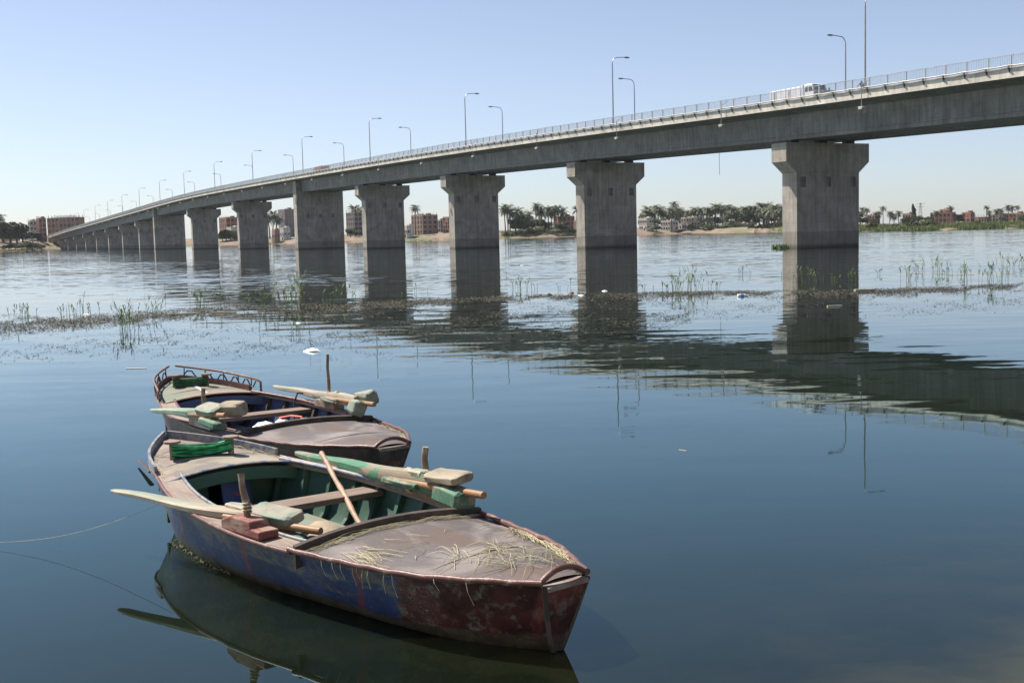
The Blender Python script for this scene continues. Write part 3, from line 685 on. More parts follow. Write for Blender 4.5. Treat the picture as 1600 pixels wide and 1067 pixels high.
# abutment embankment at the far left end
emb = MB(); rows = []
for rr, zz in ((3.0, 9.9), (9, 9.2), (16, 6.2), (24, 2.6), (31, -.6)):
    rows.append([bw(952, -4.75, 0) + Vector((math.cos(a)*rr*1.15, math.sin(a)*rr, zz + .3*math.sin(a*7+rr))) for a in [2*math.pi*i/28 for i in range(28)]])
emb.loft(rows, closed=True, cap=True); tag(emb.build('abutment_embankment', MT['bank'], smooth=60), kind='structure')
ab = thing('approach_road', 'sloping approach road embankment behind the left end of the bridge', 'embankment')
ab['kind'] = 'structure'
mb = MB(); rows = []
for t in (946, 990, 1060, 1200):
    zt = max(zf(min(t, 985)) + .6, 8.0)
    rows.append([bw(t, v, z) for v, z in ((18, -1), (5, zt), (-14.5, zt), (-28, -1))])
mb.loft(rows); mb.build('embankment', MT['bank'], ab)
del ab['category'], ab['label']

# ------------------------------------------------------------------ trees and plants
def frond_fan(mb, c, n, L, droop, seed, w=.55):
    r = random.Random(seed)
    for i in range(n):
        az = 2*math.pi*i/n*2.618 + r.uniform(-.2, .2); el = r.uniform(-.6, 1.3); l = L*r.uniform(.8, 1.1)
        h = Vector((math.cos(az), math.sin(az), 0)); sd_ = Vector((-h.y, h.x, 0)); p = Vector(c)
        for k in range(9):
            a = el - droop*(k/8)**1.3*1.6; dv = h*math.cos(a) + Vector((0, 0, math.sin(a))); q = p + dv*(l/8)
            mb.add([p - sd_*.035, p + sd_*.035, q], [[0, 1, 2]])
            if k:
                wv = w*1.5*math.sin(math.pi*(.2 + .75*k/8))
                for sg in (-1, 1):
                    t_ = p + sd_*sg*wv*.8 + dv*wv*.55 - Vector((0, 0, wv*.45)); mb.add([p - dv*.10, p + dv*.10, t_], [[0, 1, 2]])
                    m_ = p.lerp(q, .5); t2 = m_ + sd_*sg*wv*.75 + dv*wv*.6 - Vector((0, 0, wv*.4)); mb.add([m_ - dv*.10, m_ + dv*.10, t2], [[0, 1, 2]])
            p = q
def palm_meshes(h, L, seed):
    r = random.Random(seed); lean = r.uniform(-.5, .5)
    top = Vector((lean, r.uniform(-.3, .3), h))
    tk = MB().tube([(0, 0, -1), (lean*.2, 0, h*.35), (lean*.6, top.y*.6, h*.7), top], [.34, .26, .22, .25], 7).mesh('trunk', MT['palm_trunk'], 60)
    cr = MB(); frond_fan(cr, top, 46, L, .95, seed); return tk, cr.mesh('crown', MT['palm_leaf'])
PALM = [palm_meshes(1.0*hh, 3.6, s_) for hh, s_ in ((7.5, 1), (10, 2), (12.5, 3), (5, 4))]
def leaf_cloud(mb, lobes, n, size, seed):
    r = random.Random(seed)
    for _ in range(n):
        c, rad = r.choice(lobes)
        while True:
            d = Vector((r.uniform(-1, 1), r.uniform(-1, 1), r.uniform(-1, 1)))
            if .25 < d.length < 1: break
        d = d.normalized() * d.length**.5
        p = Vector(c) + Vector((d.x*rad[0], d.y*rad[1], d.z*rad[2])); s_ = size*r.uniform(.5, 1.3)
        a = Vector((r.gauss(0, 1), r.gauss(0, 1), r.gauss(0, 1))).normalized(); b_ = a.orthogonal().normalized()
        mb.add([p - a*s_ - b_*s_*.6, p + a*s_ - b_*s_*.5, p + a*s_*.8 + b_*s_*.7, p - a*s_*.9 + b_*s_*.5], [[0, 1, 2, 3]])
def tree_meshes(w, h, seed, mat, n=2400, size=.2, trunk=True, conic=False):
    r = random.Random(seed); lobes = []
    for _ in range(11):
        if conic:
            z = h*r.uniform(.2, .95); rr = w*.5*(1 - (z/h)**1.5*.8); a = r.uniform(0, 6.28); q = rr*.5*r.random()
            lobes.append(((q*math.cos(a), q*math.sin(a), z), (rr*.65, rr*.65, h*.13)))
        else:
            a = r.uniform(0, 6.28); q = w*.33*r.random()**.5; z = h*r.uniform(.35, .78)
            s_ = r.uniform(.6, 1.1); lobes.append(((q*math.cos(a), q*math.sin(a), z), (w*.24*s_, w*.24*s_, h*.2*s_)))
    cr = MB(); leaf_cloud(cr, lobes, n, size, seed); crm = cr.mesh('crown', mat)
    tk = MB().tube([(0, 0, -.5), (.1, 0, h*.3), (0, .1, h*.65)], [w*.035+.08, w*.03+.06, .06], 6)
    for a in (0.5, 2.4, 4.4): tk.tube([(.05, 0, h*.3), (math.cos(a)*w*.2, math.sin(a)*w*.2, h*.6)], [w*.02+.04, .04], 5)
    return tk.mesh('trunk', MT['palm_trunk'], 60), crm
BROAD = [tree_meshes(7, 6, 21, MT['leaf_dark']), tree_meshes(9, 7, 22, MT['leaf']), tree_meshes(6, 5.5, 23, MT['leaf']), tree_meshes(8, 14, 24, MT['leaf_dark'], 3000, .24, conic=True)]
BUSH = [tree_meshes(4.5, 3.0, 31, MT['leaf'], 1300, .17), tree_meshes(6, 3.4, 32, MT['leaf_light'], 1500, .18), tree_meshes(5, 3.0, 33, MT['leaf_dark'], 1300, .17)]
REGIONS = [(-400, 95, 'on the left bank beside the bridge end'), (95, 360, 'between the leftmost capped piers'), (360, 446, 'left of the tall pier'), (446, 560, 'just right of the tall pier'), (560, 700, 'between the third and fourth piers from right'),
           (700, 910, 'between the second and third piers from right'), (910, 1232, 'between the rightmost and second piers'), (1232, 2000, 'on the bank right of the rightmost pier')]
plants = []
def plant(kind, px, Y, hpx=None, base=None, var=0, group='x', wscale=1.0, col='green'):
    """px column, distance, height in photo pixels of the whole plant"""
    z0 = ground_at(px, Y) if base is None else base
    if kind == 'palm': ms, hh = PALM[var], (9.3, 11.8, 14.3, 6.8)[var]
    elif kind == 'tree': ms, hh = BROAD[var], (5.6, 6.5, 5.1, 13.8)[var]
    else: ms, hh = BUSH[var], (2.8, 3.2, 2.8)[var]
    s_ = 1.0 if hpx is None else hpx * Y / F / hh
    plants.append((px, Y, kind, ms, z0, s_, wscale, var))
def flush_plants():
    cnt = {}
    for px, Y, kind, ms, z0, s_, wsc, var in sorted(plants, key=lambda a: (a[0], a[1])):
        reg = next(r for r in REGIONS if r[0] <= px < r[1])[2]
        nm = {'palm': 'date_palm', 'tree': 'tree', 'bush': 'bush'}[kind]
        if kind == 'tree' and var == 3: nm = 'tall_conical_tree'
        i = cnt.get((nm, reg), 0); cnt[(nm, reg)] = i + 1
        wd = {'date_palm': 'date palm', 'tree': 'leafy tree', 'bush': 'low bush', 'tall_conical_tree': 'tall conical tree'}[nm]
        r = thing(nm, f'{ORD[i]} {wd} from the left {reg}', {'palm': 'palm tree', 'tree': 'tree', 'bush': 'bush'}[kind], (col_x(px, Y), Y, z0), random.uniform(0, 6.28),
                  {'palm': 'date palms on the far bank', 'tree': 'leafy trees on the far bank', 'bush': 'bushes on the far bank'}[kind])
        r.scale = (s_*wsc, s_*wsc, s_)
        share('trunk', ms[0], r); share('crown', ms[1], r)
# left bank
for px, h in ((4, 42), (148/4, 18)): plant('palm', px, 880, h, 7, 1 if h > 30 else 3)
for px, Y, h in ((-60, 850, 26), (-28, 840, 30), (-6, 830, 30), (6, 815, 31), (17, 820, 33), (27, 815, 31), (36, 825, 26), (52, 860, 15), (60, 870, 14)): plant('tree', px, Y, h, 5.6, int(px) % 3)
for px, Y, h, b in ((6, 762, 8, 1), (14, 764, 9, 1), (24, 768, 10, 1), (34, 772, 11, 1), (42, 775, 13, 1), (50, 778, 12, 1), (58, 781, 9, 1), (65, 790, 7, 1), (-20, 760, 10, 1), (-50, 750, 9, 1)): plant('bush', px, Y, h, b, (int(px)) % 3)
# seen between the piers on the left
for px, Y, h in ((348, 925, 15), (354, 922, 17), (361, 923, 16), (367, 925, 15)): plant('tree', px, Y, h, 3.6, int(px) % 3)
for px, Y, h, v in ((427, 945, 42, 1), (432, 960, 36, 0), (422, 950, 38, 0)): plant('palm', px, Y, h, 5, v)
plant('palm', 553, 920, 46, 5.5, 1); plant('palm', 562, 930, 44, 5.5, 0)
for px, Y, h in ((548, 885, 16), (555, 890, 12)): plant('tree', px, Y, h, 4, 2)
plant('palm', 649, 850, 44, 5.5, 2); plant('palm', 656, 905, 30, 5.5, 0)
# between third and second piers
for px, Y, h, v in ((790, 880, 42, 1), (794, 884, 44, 1), (797, 890, 38, 0), (811, 900, 38, 0), (818, 905, 34, 3), (826, 910, 32, 3), (838, 900, 45, 2), (843, 912, 40, 1), (848, 915, 36, 0), (857, 915, 38, 0), (862, 918, 39, 1), (868, 922, 38, 0), (874, 925, 40, 1), (880, 928, 36, 0), (900, 930, 38, 1)): plant('palm', px, Y, h, 4.5, v)
for px, Y, h in ((806, 893, 24), (812, 890, 26), (818, 893, 22), (836, 905, 24), (846, 905, 20), (856, 905, 17), (880, 905, 14), (878, 903, 18)): plant('tree', px, Y, h, 3.5, int(px) % 3)
for px, Y, h, b in ((792, 856, 8, 1), (800, 858, 7, 1), (806, 862, 7, 1.5), (815, 864, 11, 1.5), (822, 866, 9, 1.5), (830, 872, 13, 2), (838, 875, 14, 2), (846, 872, 10, 2), (855, 880, 9, 2), (862, 880, 9, 2), (870, 884, 10, 2), (880, 886, 9, 2), (890, 890, 11, 2), (897, 890, 8, 2)): plant('bush', px, Y, h, b, int(px) % 3)
# between second and right pier
for i in range(46):
    px = 1003 + i*4.85 + random.uniform(-1.5, 1.5); tall = px in ()
    h = lerp_tab([(1003, 26), (1022, 36), (1040, 29), (1060, 30), (1075, 28), (1090, 33), (1105, 30), (1118, 34), (1140, 33), (1155, 29), (1175, 30), (1190, 32), (1215, 34), (1232, 33)], px) * random.uniform(.86, 1.08)
    plant('palm', px, 985 + random.uniform(0, 60) - max(0, px - 1170)*.9, h, 5.2, random.choice((0, 0, 1, 3)))
plant('palm', 1055, 975, 42, 4.5, 2); plant('palm', 1049, 958, 36, 2.5, 1)
for i in range(16): plant('tree', 1006 + i*14.5, 1010 - max(0, i*14.5 - 165)*.8, random.uniform(15, 22), 5, i % 3)
for px, Y, h, b in ((1018, 955, 8, 3), (1026, 955, 9, 3), (1080, 962, 9, 3), (1100, 965, 11, 3), (1108, 958, 10, 2), (1118, 958, 11, 2), (1132, 955, 13, 2), (1146, 950, 15, 2), (1156, 945, 12, 2), (1166, 930, 9, 2), (1176, 905, 9, 1.5), (1188, 885, 10, 1.5), (1196, 870, 12, 1), (1205, 850, 13, 1), (1214, 835, 13, 1), (1222, 820, 14, 1)): plant('bush', px, Y, h, b, int(px) % 3)
# right bank
for px, Y, h, v in ((1347, 880, 28, 1), (1355, 885, 27, 2), (1368, 880, 20, 0), (1380, 880, 29, 2), (1374, 878, 21, 0), (1390, 880, 21, 0), (1397, 878, 18, 3), (1404, 880, 21, 0), (1462, 880, 20, 0), (1485, 880, 27, 2), (1541, 880, 26, 2), (1546, 884, 18, 0), (1556, 882, 20, 0), (1563, 880, 21, 0), (1576, 880, 26, 1), (1583, 880, 24, 1), (1590, 880, 25, 2), (1604, 880, 22, 1), (1640, 880, 25, 1), (1690, 880, 22, 0)): plant('palm', px, Y, h, 3.2, v)
plant('tree', 1427, 800, 29, 3.0, 3)
for px, Y, h in ((1344, 850, 22), (1352, 860, 14), (1420, 830, 12), (1435, 830, 13), (1446, 835, 10), (1452, 840, 11), (1498, 800, 14), (1500, 805, 12), (1365, 850, 10), (1410, 850, 9), (1594, 860, 12), (1566, 860, 9)): plant('tree', px, Y, h, 3, int(px) % 3)
for px, Y, h, b in ((1362, 556, 10, .7), (1368, 560, 9, .7), (1433, 545, 12, .7), (1441, 545, 14, .7), (1450, 545, 14, .7), (1458, 548, 11, .7), (1468, 546, 9, .7), (1515, 530, 8, .7), (1530, 528, 9, .7), (1420, 550, 10, .7), (1400, 560, 8, .8), (1380, 560, 8, .8)): plant('bush', px, Y, h, b, int(px) % 3)
flush_plants()

# low riverside growth on the banks (nobody could count it)
mb = MB()
def tuft(p, h, n, spread):
    for _ in range(n):
        a = random.uniform(0, 6.28); q = Vector((p[0] + random.gauss(0, spread), p[1] + random.gauss(0, spread), p[2])); d = Vector((math.cos(a), math.sin(a), 0)); w_ = random.uniform(.05, .13)
        hh = h*random.uniform(.5, 1.1); tip = q + Vector((0, 0, hh)) + d*hh*random.uniform(.1, .5); s_ = Vector((-d.y, d.x, 0))*w_
        mb.cur = random.choice((0, 0, 1, 2)); mb.add([q - s_, q + s_, tip + s_*.3, tip - s_*.3], [[0, 1, 2, 3]])
for _ in range(3600):
    px = random.uniform(1335, 1720); e = .5 + 200*random.random()**2.3; Y = shore(px) + e; tuft((col_x(px, Y), Y, ground_at(px, Y) - .1), random.uniform(.8, 1.9), 15, .9)
for _ in range(500):
    px = random.uniform(1180, 1335); e = 2 + 40*random.random()**1.5; Y = shore(px) + e; tuft((col_x(px, Y), Y, ground_at(px, Y) - .1), random.uniform(.6, 1.6), 12, .8)
for _ in range(700):
    px = random.uniform(-150, 86); e = 1 + 22*random.random(); Y = shore(px) + e; tuft((col_x(px, Y), Y, ground_at(px, Y) - .1), random.uniform(.3, .9), 10, .9)
for _ in range(700):
    px = random.uniform(330, 1005); e = 1 + 10*random.random()**1.4; Y = shore(px) + e; tuft((col_x(px, Y), Y, ground_at(px, Y) - .1), random.uniform(.3, .8), 8, .9)
for _ in range(500):
    px = random.uniform(785, 905); e = 8 + 40*random.random(); Y = shore(px) + e; tuft((col_x(px, Y), Y, ground_at(px, Y) - .1), random.uniform(.8, 2.2), 14, 1)
tag(mb.build('riverside_growth', [MT['grass'], MT['leaf_light'], MT['leaf']]), 'low grass and reeds growing along the far banks', 'vegetation', kind='stuff')

# ------------------------------------------------------------------ buildings on the far bank
def building(name, label, cat, x0, x1, ytop, Y, wall, side=None, rot=-54, storeys=2, bays=3, columns=0, depth=None, frame=None, win='window_dark', base=None, parapet=True, fl=.48):
    """x0, x1: photo columns it spans at distance Y; ytop: photo row of its roof; fl: share of the sunlit face"""
    xa, xb = col_x(x0, Y), col_x(x1, Y); span = xb - xa; a = math.radians(abs(rot))
    w = span*fl/math.cos(a); dep = depth or span*(1 - fl)/math.sin(a); xm = (x0 + x1)/2
    z0 = base if base is not None else ground_at(xm, Y); z1 = at_y(xm, ytop, Y)[2]; h = max(2.2, z1 - z0)
    ctr = Vector((xa + w*math.cos(a)/2 + dep*math.sin(a)/2, Y + dep/2, z0 - .5))
    r = thing(name, label, cat, ctr, math.radians(rot), 'buildings on the far bank')
    h += .5; sh = (h - .5)/storeys; bs = max(2, round(bays*dep/max(w, .1))) if dep < 3*w else bays
    MB().box((0, 0, h/2), (w, dep, h)).build('wall', wall, r)
    fr = frame or MT['frame_conc']; fm = MB()
    for k in range(storeys + 1): fm.box((0, 0, min(h - .12, .6 + k*sh)), (w + .16, dep + .16, .34))
    for k in range(bays + 1):
        for s_ in (-1, 1): fm.box((-w/2 + .14 + k*(w - .28)/bays, s_*(dep/2 - .08), h/2 - .1), (.40, .32, h - .25))
    for k in range(bs + 1):
        for s_ in (-1, 1): fm.box((s_*(w/2 - .08), -dep/2 + .14 + k*(dep - .28)/bs, h/2 - .1), (.31, .41, h - .24))
    tag(fm.build('frame', fr, r), kind='stuff')
    if parapet:
        pm_ = MB()
        for s_ in (-1, 1): pm_.box((0, s_*(dep/2 - .1), h + .3), (w, .2, .6)); pm_.box((s_*(w/2 - .1), 0, h + .3), (.2, dep - .42, .6))
        tag(pm_.build('parapet', wall, r), kind='stuff')
    wh = min(1.7, sh*.52)
    def openings(n, length, place):
        ww = min(1.5, length/n*.5)
        wm = MB().box((0, 0, 0), (ww, .26, wh)).mesh('window', MT[win]); sm = MB().box((0, -.16, -wh/2 - .08), (ww + .3, .22, .16)).mesh('sill', fr)
        for k in range(storeys):
            for j in range(n):
                if random.random() < .18: continue
                loc, rz = place((j + .5)/n - .5, .6 + (k + .52)*sh); o = share('window', wm, r, loc, (0, 0, rz)); share('sill', sm, o)
    openings(bays, w, lambda q, z: ((q*w, -dep/2 - .04, z), 0))
    openings(bs, dep, lambda q, z: ((w/2 + .04, q*dep, z), math.pi/2))
    dm = MB().box((0, 0, 1.05), (1.2, .3, 2.2)).mesh('door', MT['window_dark']); share('door', dm, r, (w*.18, -dep/2 - .04, .5))
    if columns:
        cm = MB().box((0, 0, 0), (.34, .34, 1)).mesh('roof_column', fr)
        for i in range(columns):
            for s_ in (-.46, .0, .46): share('roof_column', cm, r, (-w*.46 + i*w*.92/max(1, columns-1), s_*dep, h + .8), scale=(1, 1, random.uniform(1.2, 2.6)))
    if h > 6 and parapet:
        MB().box((w*.2, dep*.15, h + .9), (min(2.6, w*.4), min(2.6, dep*.4), 1.8)).build('stair_house', wall, r)
        MB().tube([(-w*.25, dep*.1, h), (-w*.25, dep*.1, h + .4), (-w*.25, dep*.1, h + 1.5)], .55, 10).build('water_tank', MT['plaster_white'], r)
    return r
B = building; m = MT
# left bank
B('house', 'pale flat-roofed house behind the trees at the far left edge', 'house', -12, 29, 352, 940, m['plaster_beige'], storeys=2)
B('apartment_block', 'pale narrow apartment block left of the red brick one', 'building', 43, 58, 346, 930, m['plaster_beige'], storeys=4, bays=2, columns=2)
B('apartment_block', 'narrow red brick apartment block beside the long unfinished building', 'building', 56, 73, 342, 935, m['brick_red'], storeys=5, bays=2, columns=3)
B('unfinished_building', 'long unfinished brick building with bare columns on its roof', 'building', 70, 133, 340, 960, m['brick_tan'], storeys=5, bays=7, columns=9, rot=-28, fl=.86, parapet=False)
# between piers
B('apartment_block', 'red brick building with white balconies left of the third pier from the tall one', 'building', 340, 374, 341, 955, m['brick_red'], storeys=4, bays=4, columns=4)
B('house', 'low white house in front of the red brick building', 'house', 352, 376, 356, 930, m['plaster_white'], storeys=1, bays=3)
B('apartment_block', 'tall tan brick block just left of the tall pier', 'building', 434, 462, 328, 965, m['brick_tan'], storeys=6, bays=4, win='window_blue')
B('house', 'small white house at the foot of the tan brick block', 'house', 436, 454, 357, 915, m['plaster_white'], storeys=1, bays=2, win='window_blue')
B('house', 'small brown house with a dark doorway beside the tall pier', 'house', 424, 437, 360, 910, m['brick_tan'], storeys=1, bays=2)
B('unfinished_building', 'grey unfinished building with roof columns right of the tall pier', 'building', 540, 572, 332, 900, m['grey_block'], storeys=5, bays=4, columns=4, parapet=False)
B('apartment_block', 'brick house with bright left wall and dark right wall beside the lone palm', 'building', 642, 684, 337, 860, m['brick_tan'], storeys=4, bays=4, columns=4, fl=.46)
B('house', 'pale low house left of the brick house with the bright wall', 'house', 628, 646, 354, 840, m['plaster_white'], storeys=1)
B('house', 'dull grey house behind the brick houses at the third pier', 'house', 680, 699, 345, 885, m['grey_block'], storeys=3)
B('apartment_block', 'tan brick block half hidden behind the third pier from the right', 'building', 692, 716, 340, 860, m['brick_red'], storeys=4, bays=3)
B('house', 'red brick house with grey right wall among the palms', 'house', 866, 898, 339, 925, m['brick_red'], storeys=3, bays=3, fl=.6)
B('boundary_wall', 'low white garden wall in front of the brick house', 'wall', 858, 876, 355, 905, m['plaster_white'], storeys=1, bays=2, parapet=False, rot=-20, fl=.95)
B('house', 'small tan brick house beside the second pier from the right', 'house', 897, 912, 346, 905, m['brick_tan'], storeys=2, bays=2)
B('house', 'dim stone house behind the palm trunks left of the brick house', 'house', 826, 842, 346, 930, m['plaster_beige'], storeys=2, bays=2)
B('house', 'white two-storey house right of the second pier', 'house', 1000, 1022, 342, 965, m['plaster_white'], storeys=2, bays=4)
B('house', 'low white house with flat roof behind the sandy shore', 'house', 1034, 1060, 346, 965, m['plaster_white'], storeys=2, bays=4)
B('house', 'long low white wall house at the sandy shore', 'house', 1046, 1072, 351, 972, m['plaster_white'], storeys=1, bays=4, fl=.7)
B('house', 'beige stepped house with small windows above the shore', 'house', 1066, 1094, 341, 972, m['plaster_beige'], storeys=3, bays=4)
B('house', 'ochre single-storey house under the dense palms', 'house', 1156, 1180, 352, 950, m['brick_tan'], storeys=1, bays=3)
# right bank
B('house', 'small brick house under the palms right of the rightmost pier', 'house', 1356, 1376, 337, 880, m['brick_red'], storeys=2, bays=3)
B('house', 'reddish house left of the tall conical tree', 'house', 1413, 1432, 335, 890, m['brick_red'], storeys=2, bays=3)
B('house', 'long low brick house right of the tall conical tree', 'house', 1458, 1496, 333, 890, m['brick_red'], storeys=2, bays=5, fl=.66, rot=-40)
B('house', 'upper brick storey block on top of the long low house row', 'house', 1471, 1489, 328, 900, m['brick_tan'], storeys=3, bays=2)
B('house', 'square brick tower house standing alone on the green bank', 'house', 1506, 1524, 333, 880, m['brick_red'], storeys=2, bays=2)
B('unfinished_building', 'low unfinished brick house with roof columns right of the tower house', 'building', 1523, 1549, 339, 885, m['brick_tan'], storeys=2, bays=4, columns=5, parapet=False)
B('house', 'dark low house behind the palms near the right edge', 'house', 1550, 1578, 336, 890, m['grey_block'], storeys=2, bays=4)
B('house', 'reddish house block at the right edge of the photo', 'house', 1572, 1612, 334, 895, m['brick_red'], storeys=2, bays=5)

# electricity pylon with wires
py_ = thing('pylon', 'thin lattice electricity pylon beside the tall conical tree', 'pylon', (col_x(1438, 900), 900, 3))
mb = MB(); Hh = at_y(1438, 317, 900)[2] - 3
for sx_ in (-1, 1):
    for sy in (-1, 1): mb.tube([(sx_*1.6, sy*1.6, -1), (sx_*.3, sy*.3, Hh)], .12, 4)
for k in range(7):
    z = Hh*k/7; w_ = 1.6 - 1.3*k/7; z2 = Hh*(k+1)/7; w2 = 1.6 - 1.3*(k+1)/7
    for s_ in (-1, 1): mb.tube([(-w_*s_, -w_, z), (w2*s_, -w2, z2)], .08, 4)
mb.build('lattice_mast', MT['galv'], py_)
mb = MB()
for z in (Hh*.82, Hh*.95): mb.tube([(-3, 0, z), (3, 0, z)], .12, 4)
mb.build('cross_arm', MT['galv'], py_)
# cars on the left embankment road
def car(label, px, Y, z):
    r = thing('car', label, 'car', (col_x(px, Y), Y, z), .1, 'white cars on the left bank road')
    MB().prism([(-2.1, .35), (2.1, .35), (2.1, .8), (1.3, .95), (.7, 1.45), (-1.2, 1.48), (-1.9, 1.0), (-2.1, .9)], (1, 0, 0), (0, 0, 1), (0, 1, 0), (0, -.85, 0), 1.7).build('body', MT['white_paint'], r, bevel=.08)
    for s_ in (-1, 1): MB().prism([(-1.5, 1.0), (1.05, .98), (.6, 1.38), (-1.15, 1.4)], (1, 0, 0), (0, 0, 1), (0, s_, 0), (0, s_*.86 - .02*s_, 0), .03).build('window', MT['glass'], r)
    for x in (-1.35, 1.35):
        for s_ in (-1, 1): wheel(r, x, s_*.75, .33, .33, .2)
car('white car parked at the left on the sandy bank road', 43, 850, 7.1); car('white car parked at the right on the sandy bank road', 53, 852, 7.1)

# ------------------------------------------------------------------ floating weed, reeds, litter
BELT = [(0, 489, 528), (100, 491, 518), (200, 485, 513), (300, 479, 503), (400, 475, 497), (500, 471, 492), (600, 468, 484), (700, 464, 478), (800, 461, 471), (1000, 455, 465), (1200, 453, 462), (1340, 451, 461), (1450, 448, 459), (1600, 441, 451)]
ba = np.array(BELT, float)
mb = MB()
def fleck(p, l, w_, mat_i):
    a = random.gauss(0, .5) + (math.pi if random.random() < .5 else 0); ca, sa = math.cos(a), math.sin(a); k = random.choice((4, 5, 6)); vs = []
    for i in range(k):
        an = 2*math.pi*i/k; q = random.uniform(.55, 1.15); x, y = l*q*math.cos(an), w_*q*math.sin(an)
        vs.append((p[0] + x*ca - y*sa, p[1] + x*sa + y*ca, .004 + random.random()*.012))
    mb.cur = mat_i; mb.add(vs, [list(range(k))])
def weed(n, xr, top, bot, clump, size, tan=.12):
    for _ in range(n):
        px = random.uniform(*xr); yt, yb = top(px), bot(px); py = random.triangular(yt, yb, yt + (yb-yt)*.45)
        c = math.sin(px*.021 + py*.16) + math.sin(px*.057 - py*.31 + 1.7) + .8*math.sin(px*.13 + py*.5)
        c += random.gauss(0, .75)
        if c < clump: continue
        p = on_z(px, py)
        s_ = size*random.uniform(.4, 1.5); r = random.random()
        fleck(p, s_, s_*random.uniform(.25, .6), 2 if r < tan else (1 if r < .45 else 0))
top = lambda x: float(np.interp(x, ba[:, 0], ba[:, 1])); bot = lambda x: float(np.interp(x, ba[:, 0], ba[:, 2]))
weed(34000, (-60, 1680), top, bot, -1.1, .040)
weed(18000, (760, 1680), lambda x: top(x) - 1, lambda x: bot(x) + 6, -.3, .040, .2)
weed(16000, (-60, 700), top, bot, -.5, .040, .22)
weed(13000, (480, 1080), lambda x: 474 - (x-500)*.02, lambda x: 530 - abs(x - 760)*.03, .1, .036, .06)
weed(9000, (-60, 700), lambda x: 512 - x*.03, lambda x: 575 - x*.05, .5, .024, .05)
weed(7000, (1000, 1680), lambda x: 462 - (x-1000)*.025, lambda x: 505 - (x-1000)*.02, .6, .030, .05)
weed(2600, (200, 620), lambda x: 525, lambda x: 565, .7, .02, .05)
weed(2500, (560, 1000), lambda x: 500, lambda x: 548, .6, .03, .05)
tag(mb.build('floating_weed', [MT['weed_dark'], MT['weed_olive'], MT['weed_tan']]), 'belt of brown floating weed lying across the water', 'water weed', kind='stuff')

REEDS = [(5, 505, 34), (32, 497, 30), (49, 492, 20), (110, 496, 28), (122, 489, 34), (145, 490, 20), (207, 514, 50), (226, 496, 38), (240, 488, 22), (305, 479, 36), (320, 482, 20), (336, 476, 28), (352, 473, 18), (395, 479, 34), (415, 481, 30), (443, 479, 46), (458, 477, 55), (472, 479, 38), (507, 472, 26), (530, 471, 34), (545, 467, 20), (622, 471, 15), (655, 456, 14), (806, 452, 22), (820, 453, 30), (838, 452, 15), (878, 453, 12), (896, 451, 22), (1012, 456, 18), (1038, 456, 22), (1055, 456, 38), (1075, 454, 44), (1096, 453, 30), (1122, 450, 14), (1163, 430, 16), (1225, 432, 14), (1255, 441, 30), (1272, 440, 28), (1303, 441, 24), (1320, 440, 22), (1336, 439, 24), (1377, 430, 14), (1418, 439, 34), (1440, 426, 26), (1461, 426, 34), (1476, 431, 24), (1500, 431, 22), (1519, 441, 38), (1545, 441, 34), (1560, 436, 32), (1580, 420, 30), (1597, 416, 28)]
for i, (px, py, hp) in enumerate(REEDS):
    p = on_z(px, py); h = hp * p[1] / F * .9; mb = MB(); ml = MB(); rr = random.Random(100 + i)
    n = max(3, int(hp/4.8) + rr.randint(-1, 2)); sp = .16 + h*.30
    for k in range(n):
        bx, by = rr.gauss(0, sp*.6), rr.gauss(0, sp*.5); hh = h*rr.uniform(.45, 1.0); a = rr.uniform(0, 6.28); ln = rr.uniform(.08, .75)*hh
        tip = Vector((bx + math.cos(a)*ln, by + math.sin(a)*ln*.7, hh)); md = Vector((bx + math.cos(a)*ln*.25, by + math.sin(a)*ln*.2, hh*.55))
        mb.tube([(bx, by, -.1), md, tip], [.009, .007, .003], 4, cap=False)
        for q in range(rr.randint(3, 6)):
            f_ = rr.uniform(.35, .95); b_ = Vector((bx, by, 0)).lerp(md, f_/.55) if f_ < .55 else md.lerp(tip, (f_-.55)/.45)
            a2 = rr.uniform(0, 6.28); L = hh*rr.uniform(.22, .45); d_ = Vector((math.cos(a2), math.sin(a2), 0)); s_ = Vector((-d_.y, d_.x, 0))*.013
            L *= 1.25; m1 = b_ + d_*L*.22 + Vector((0, 0, L*.5)); e1 = b_ + d_*L*rr.uniform(.45, .8) + Vector((0, 0, L*rr.uniform(.25, .85)))
            ml.add([b_ - s_*.6, b_ + s_*.6, m1 + s_, m1 - s_, e1], [[0, 1, 2, 3], [3, 2, 4]])
    wd = 'tall' if hp > 36 else ('short' if hp < 20 else 'slim')
    r = thing('reed_clump', f'{wd} green reed clump, {ORD[i]} from the left along the floating weed', 'reeds', p, 0, 'reed clumps along the weed belt')
    tag(mb.build('stems', MT['reed_dry'] if i % 5 == 2 else MT['reed'], r), kind='stuff'); tag(ml.build('leaves', MT['reed'], r), kind='stuff')

def bag(px, py, w_, seed, label, name='plastic_bag', cat='plastic bag', mat='white_plastic', h=.22):
    p = on_z(px, py); r = random.Random(seed); mb = MB(); rows = []
    for k in range(6):
        q = k/5; rr = math.cos(q*math.pi/2)**.6
        rows.append([(w_*.5*rr*(1 + .22*math.sin(3*a + seed + k))*math.cos(a), w_*.34*rr*(1 + .2*math.cos(2*a + k))*math.sin(a), -.02 + w_*h*q*(1 + .15*math.sin(2*a+seed))) for a in [2*math.pi*i/18 for i in range(18)]])
    mb.loft(rows, closed=True, cap=True); o = mb.build(name, MT[mat], smooth=70, loc=p); return tag(o, label, cat)
bag(489, 549, .40, 3, 'crumpled white plastic bag floating beyond the boats')
bag(466, 505, .22, 5, 'tiny white scrap floating left of the big bag', 'plastic_scrap', 'litter')
bag(858, 461, .26, 8, 'dark floating lump on the weed between two piers', 'floating_debris', 'litter', 'black', .35)
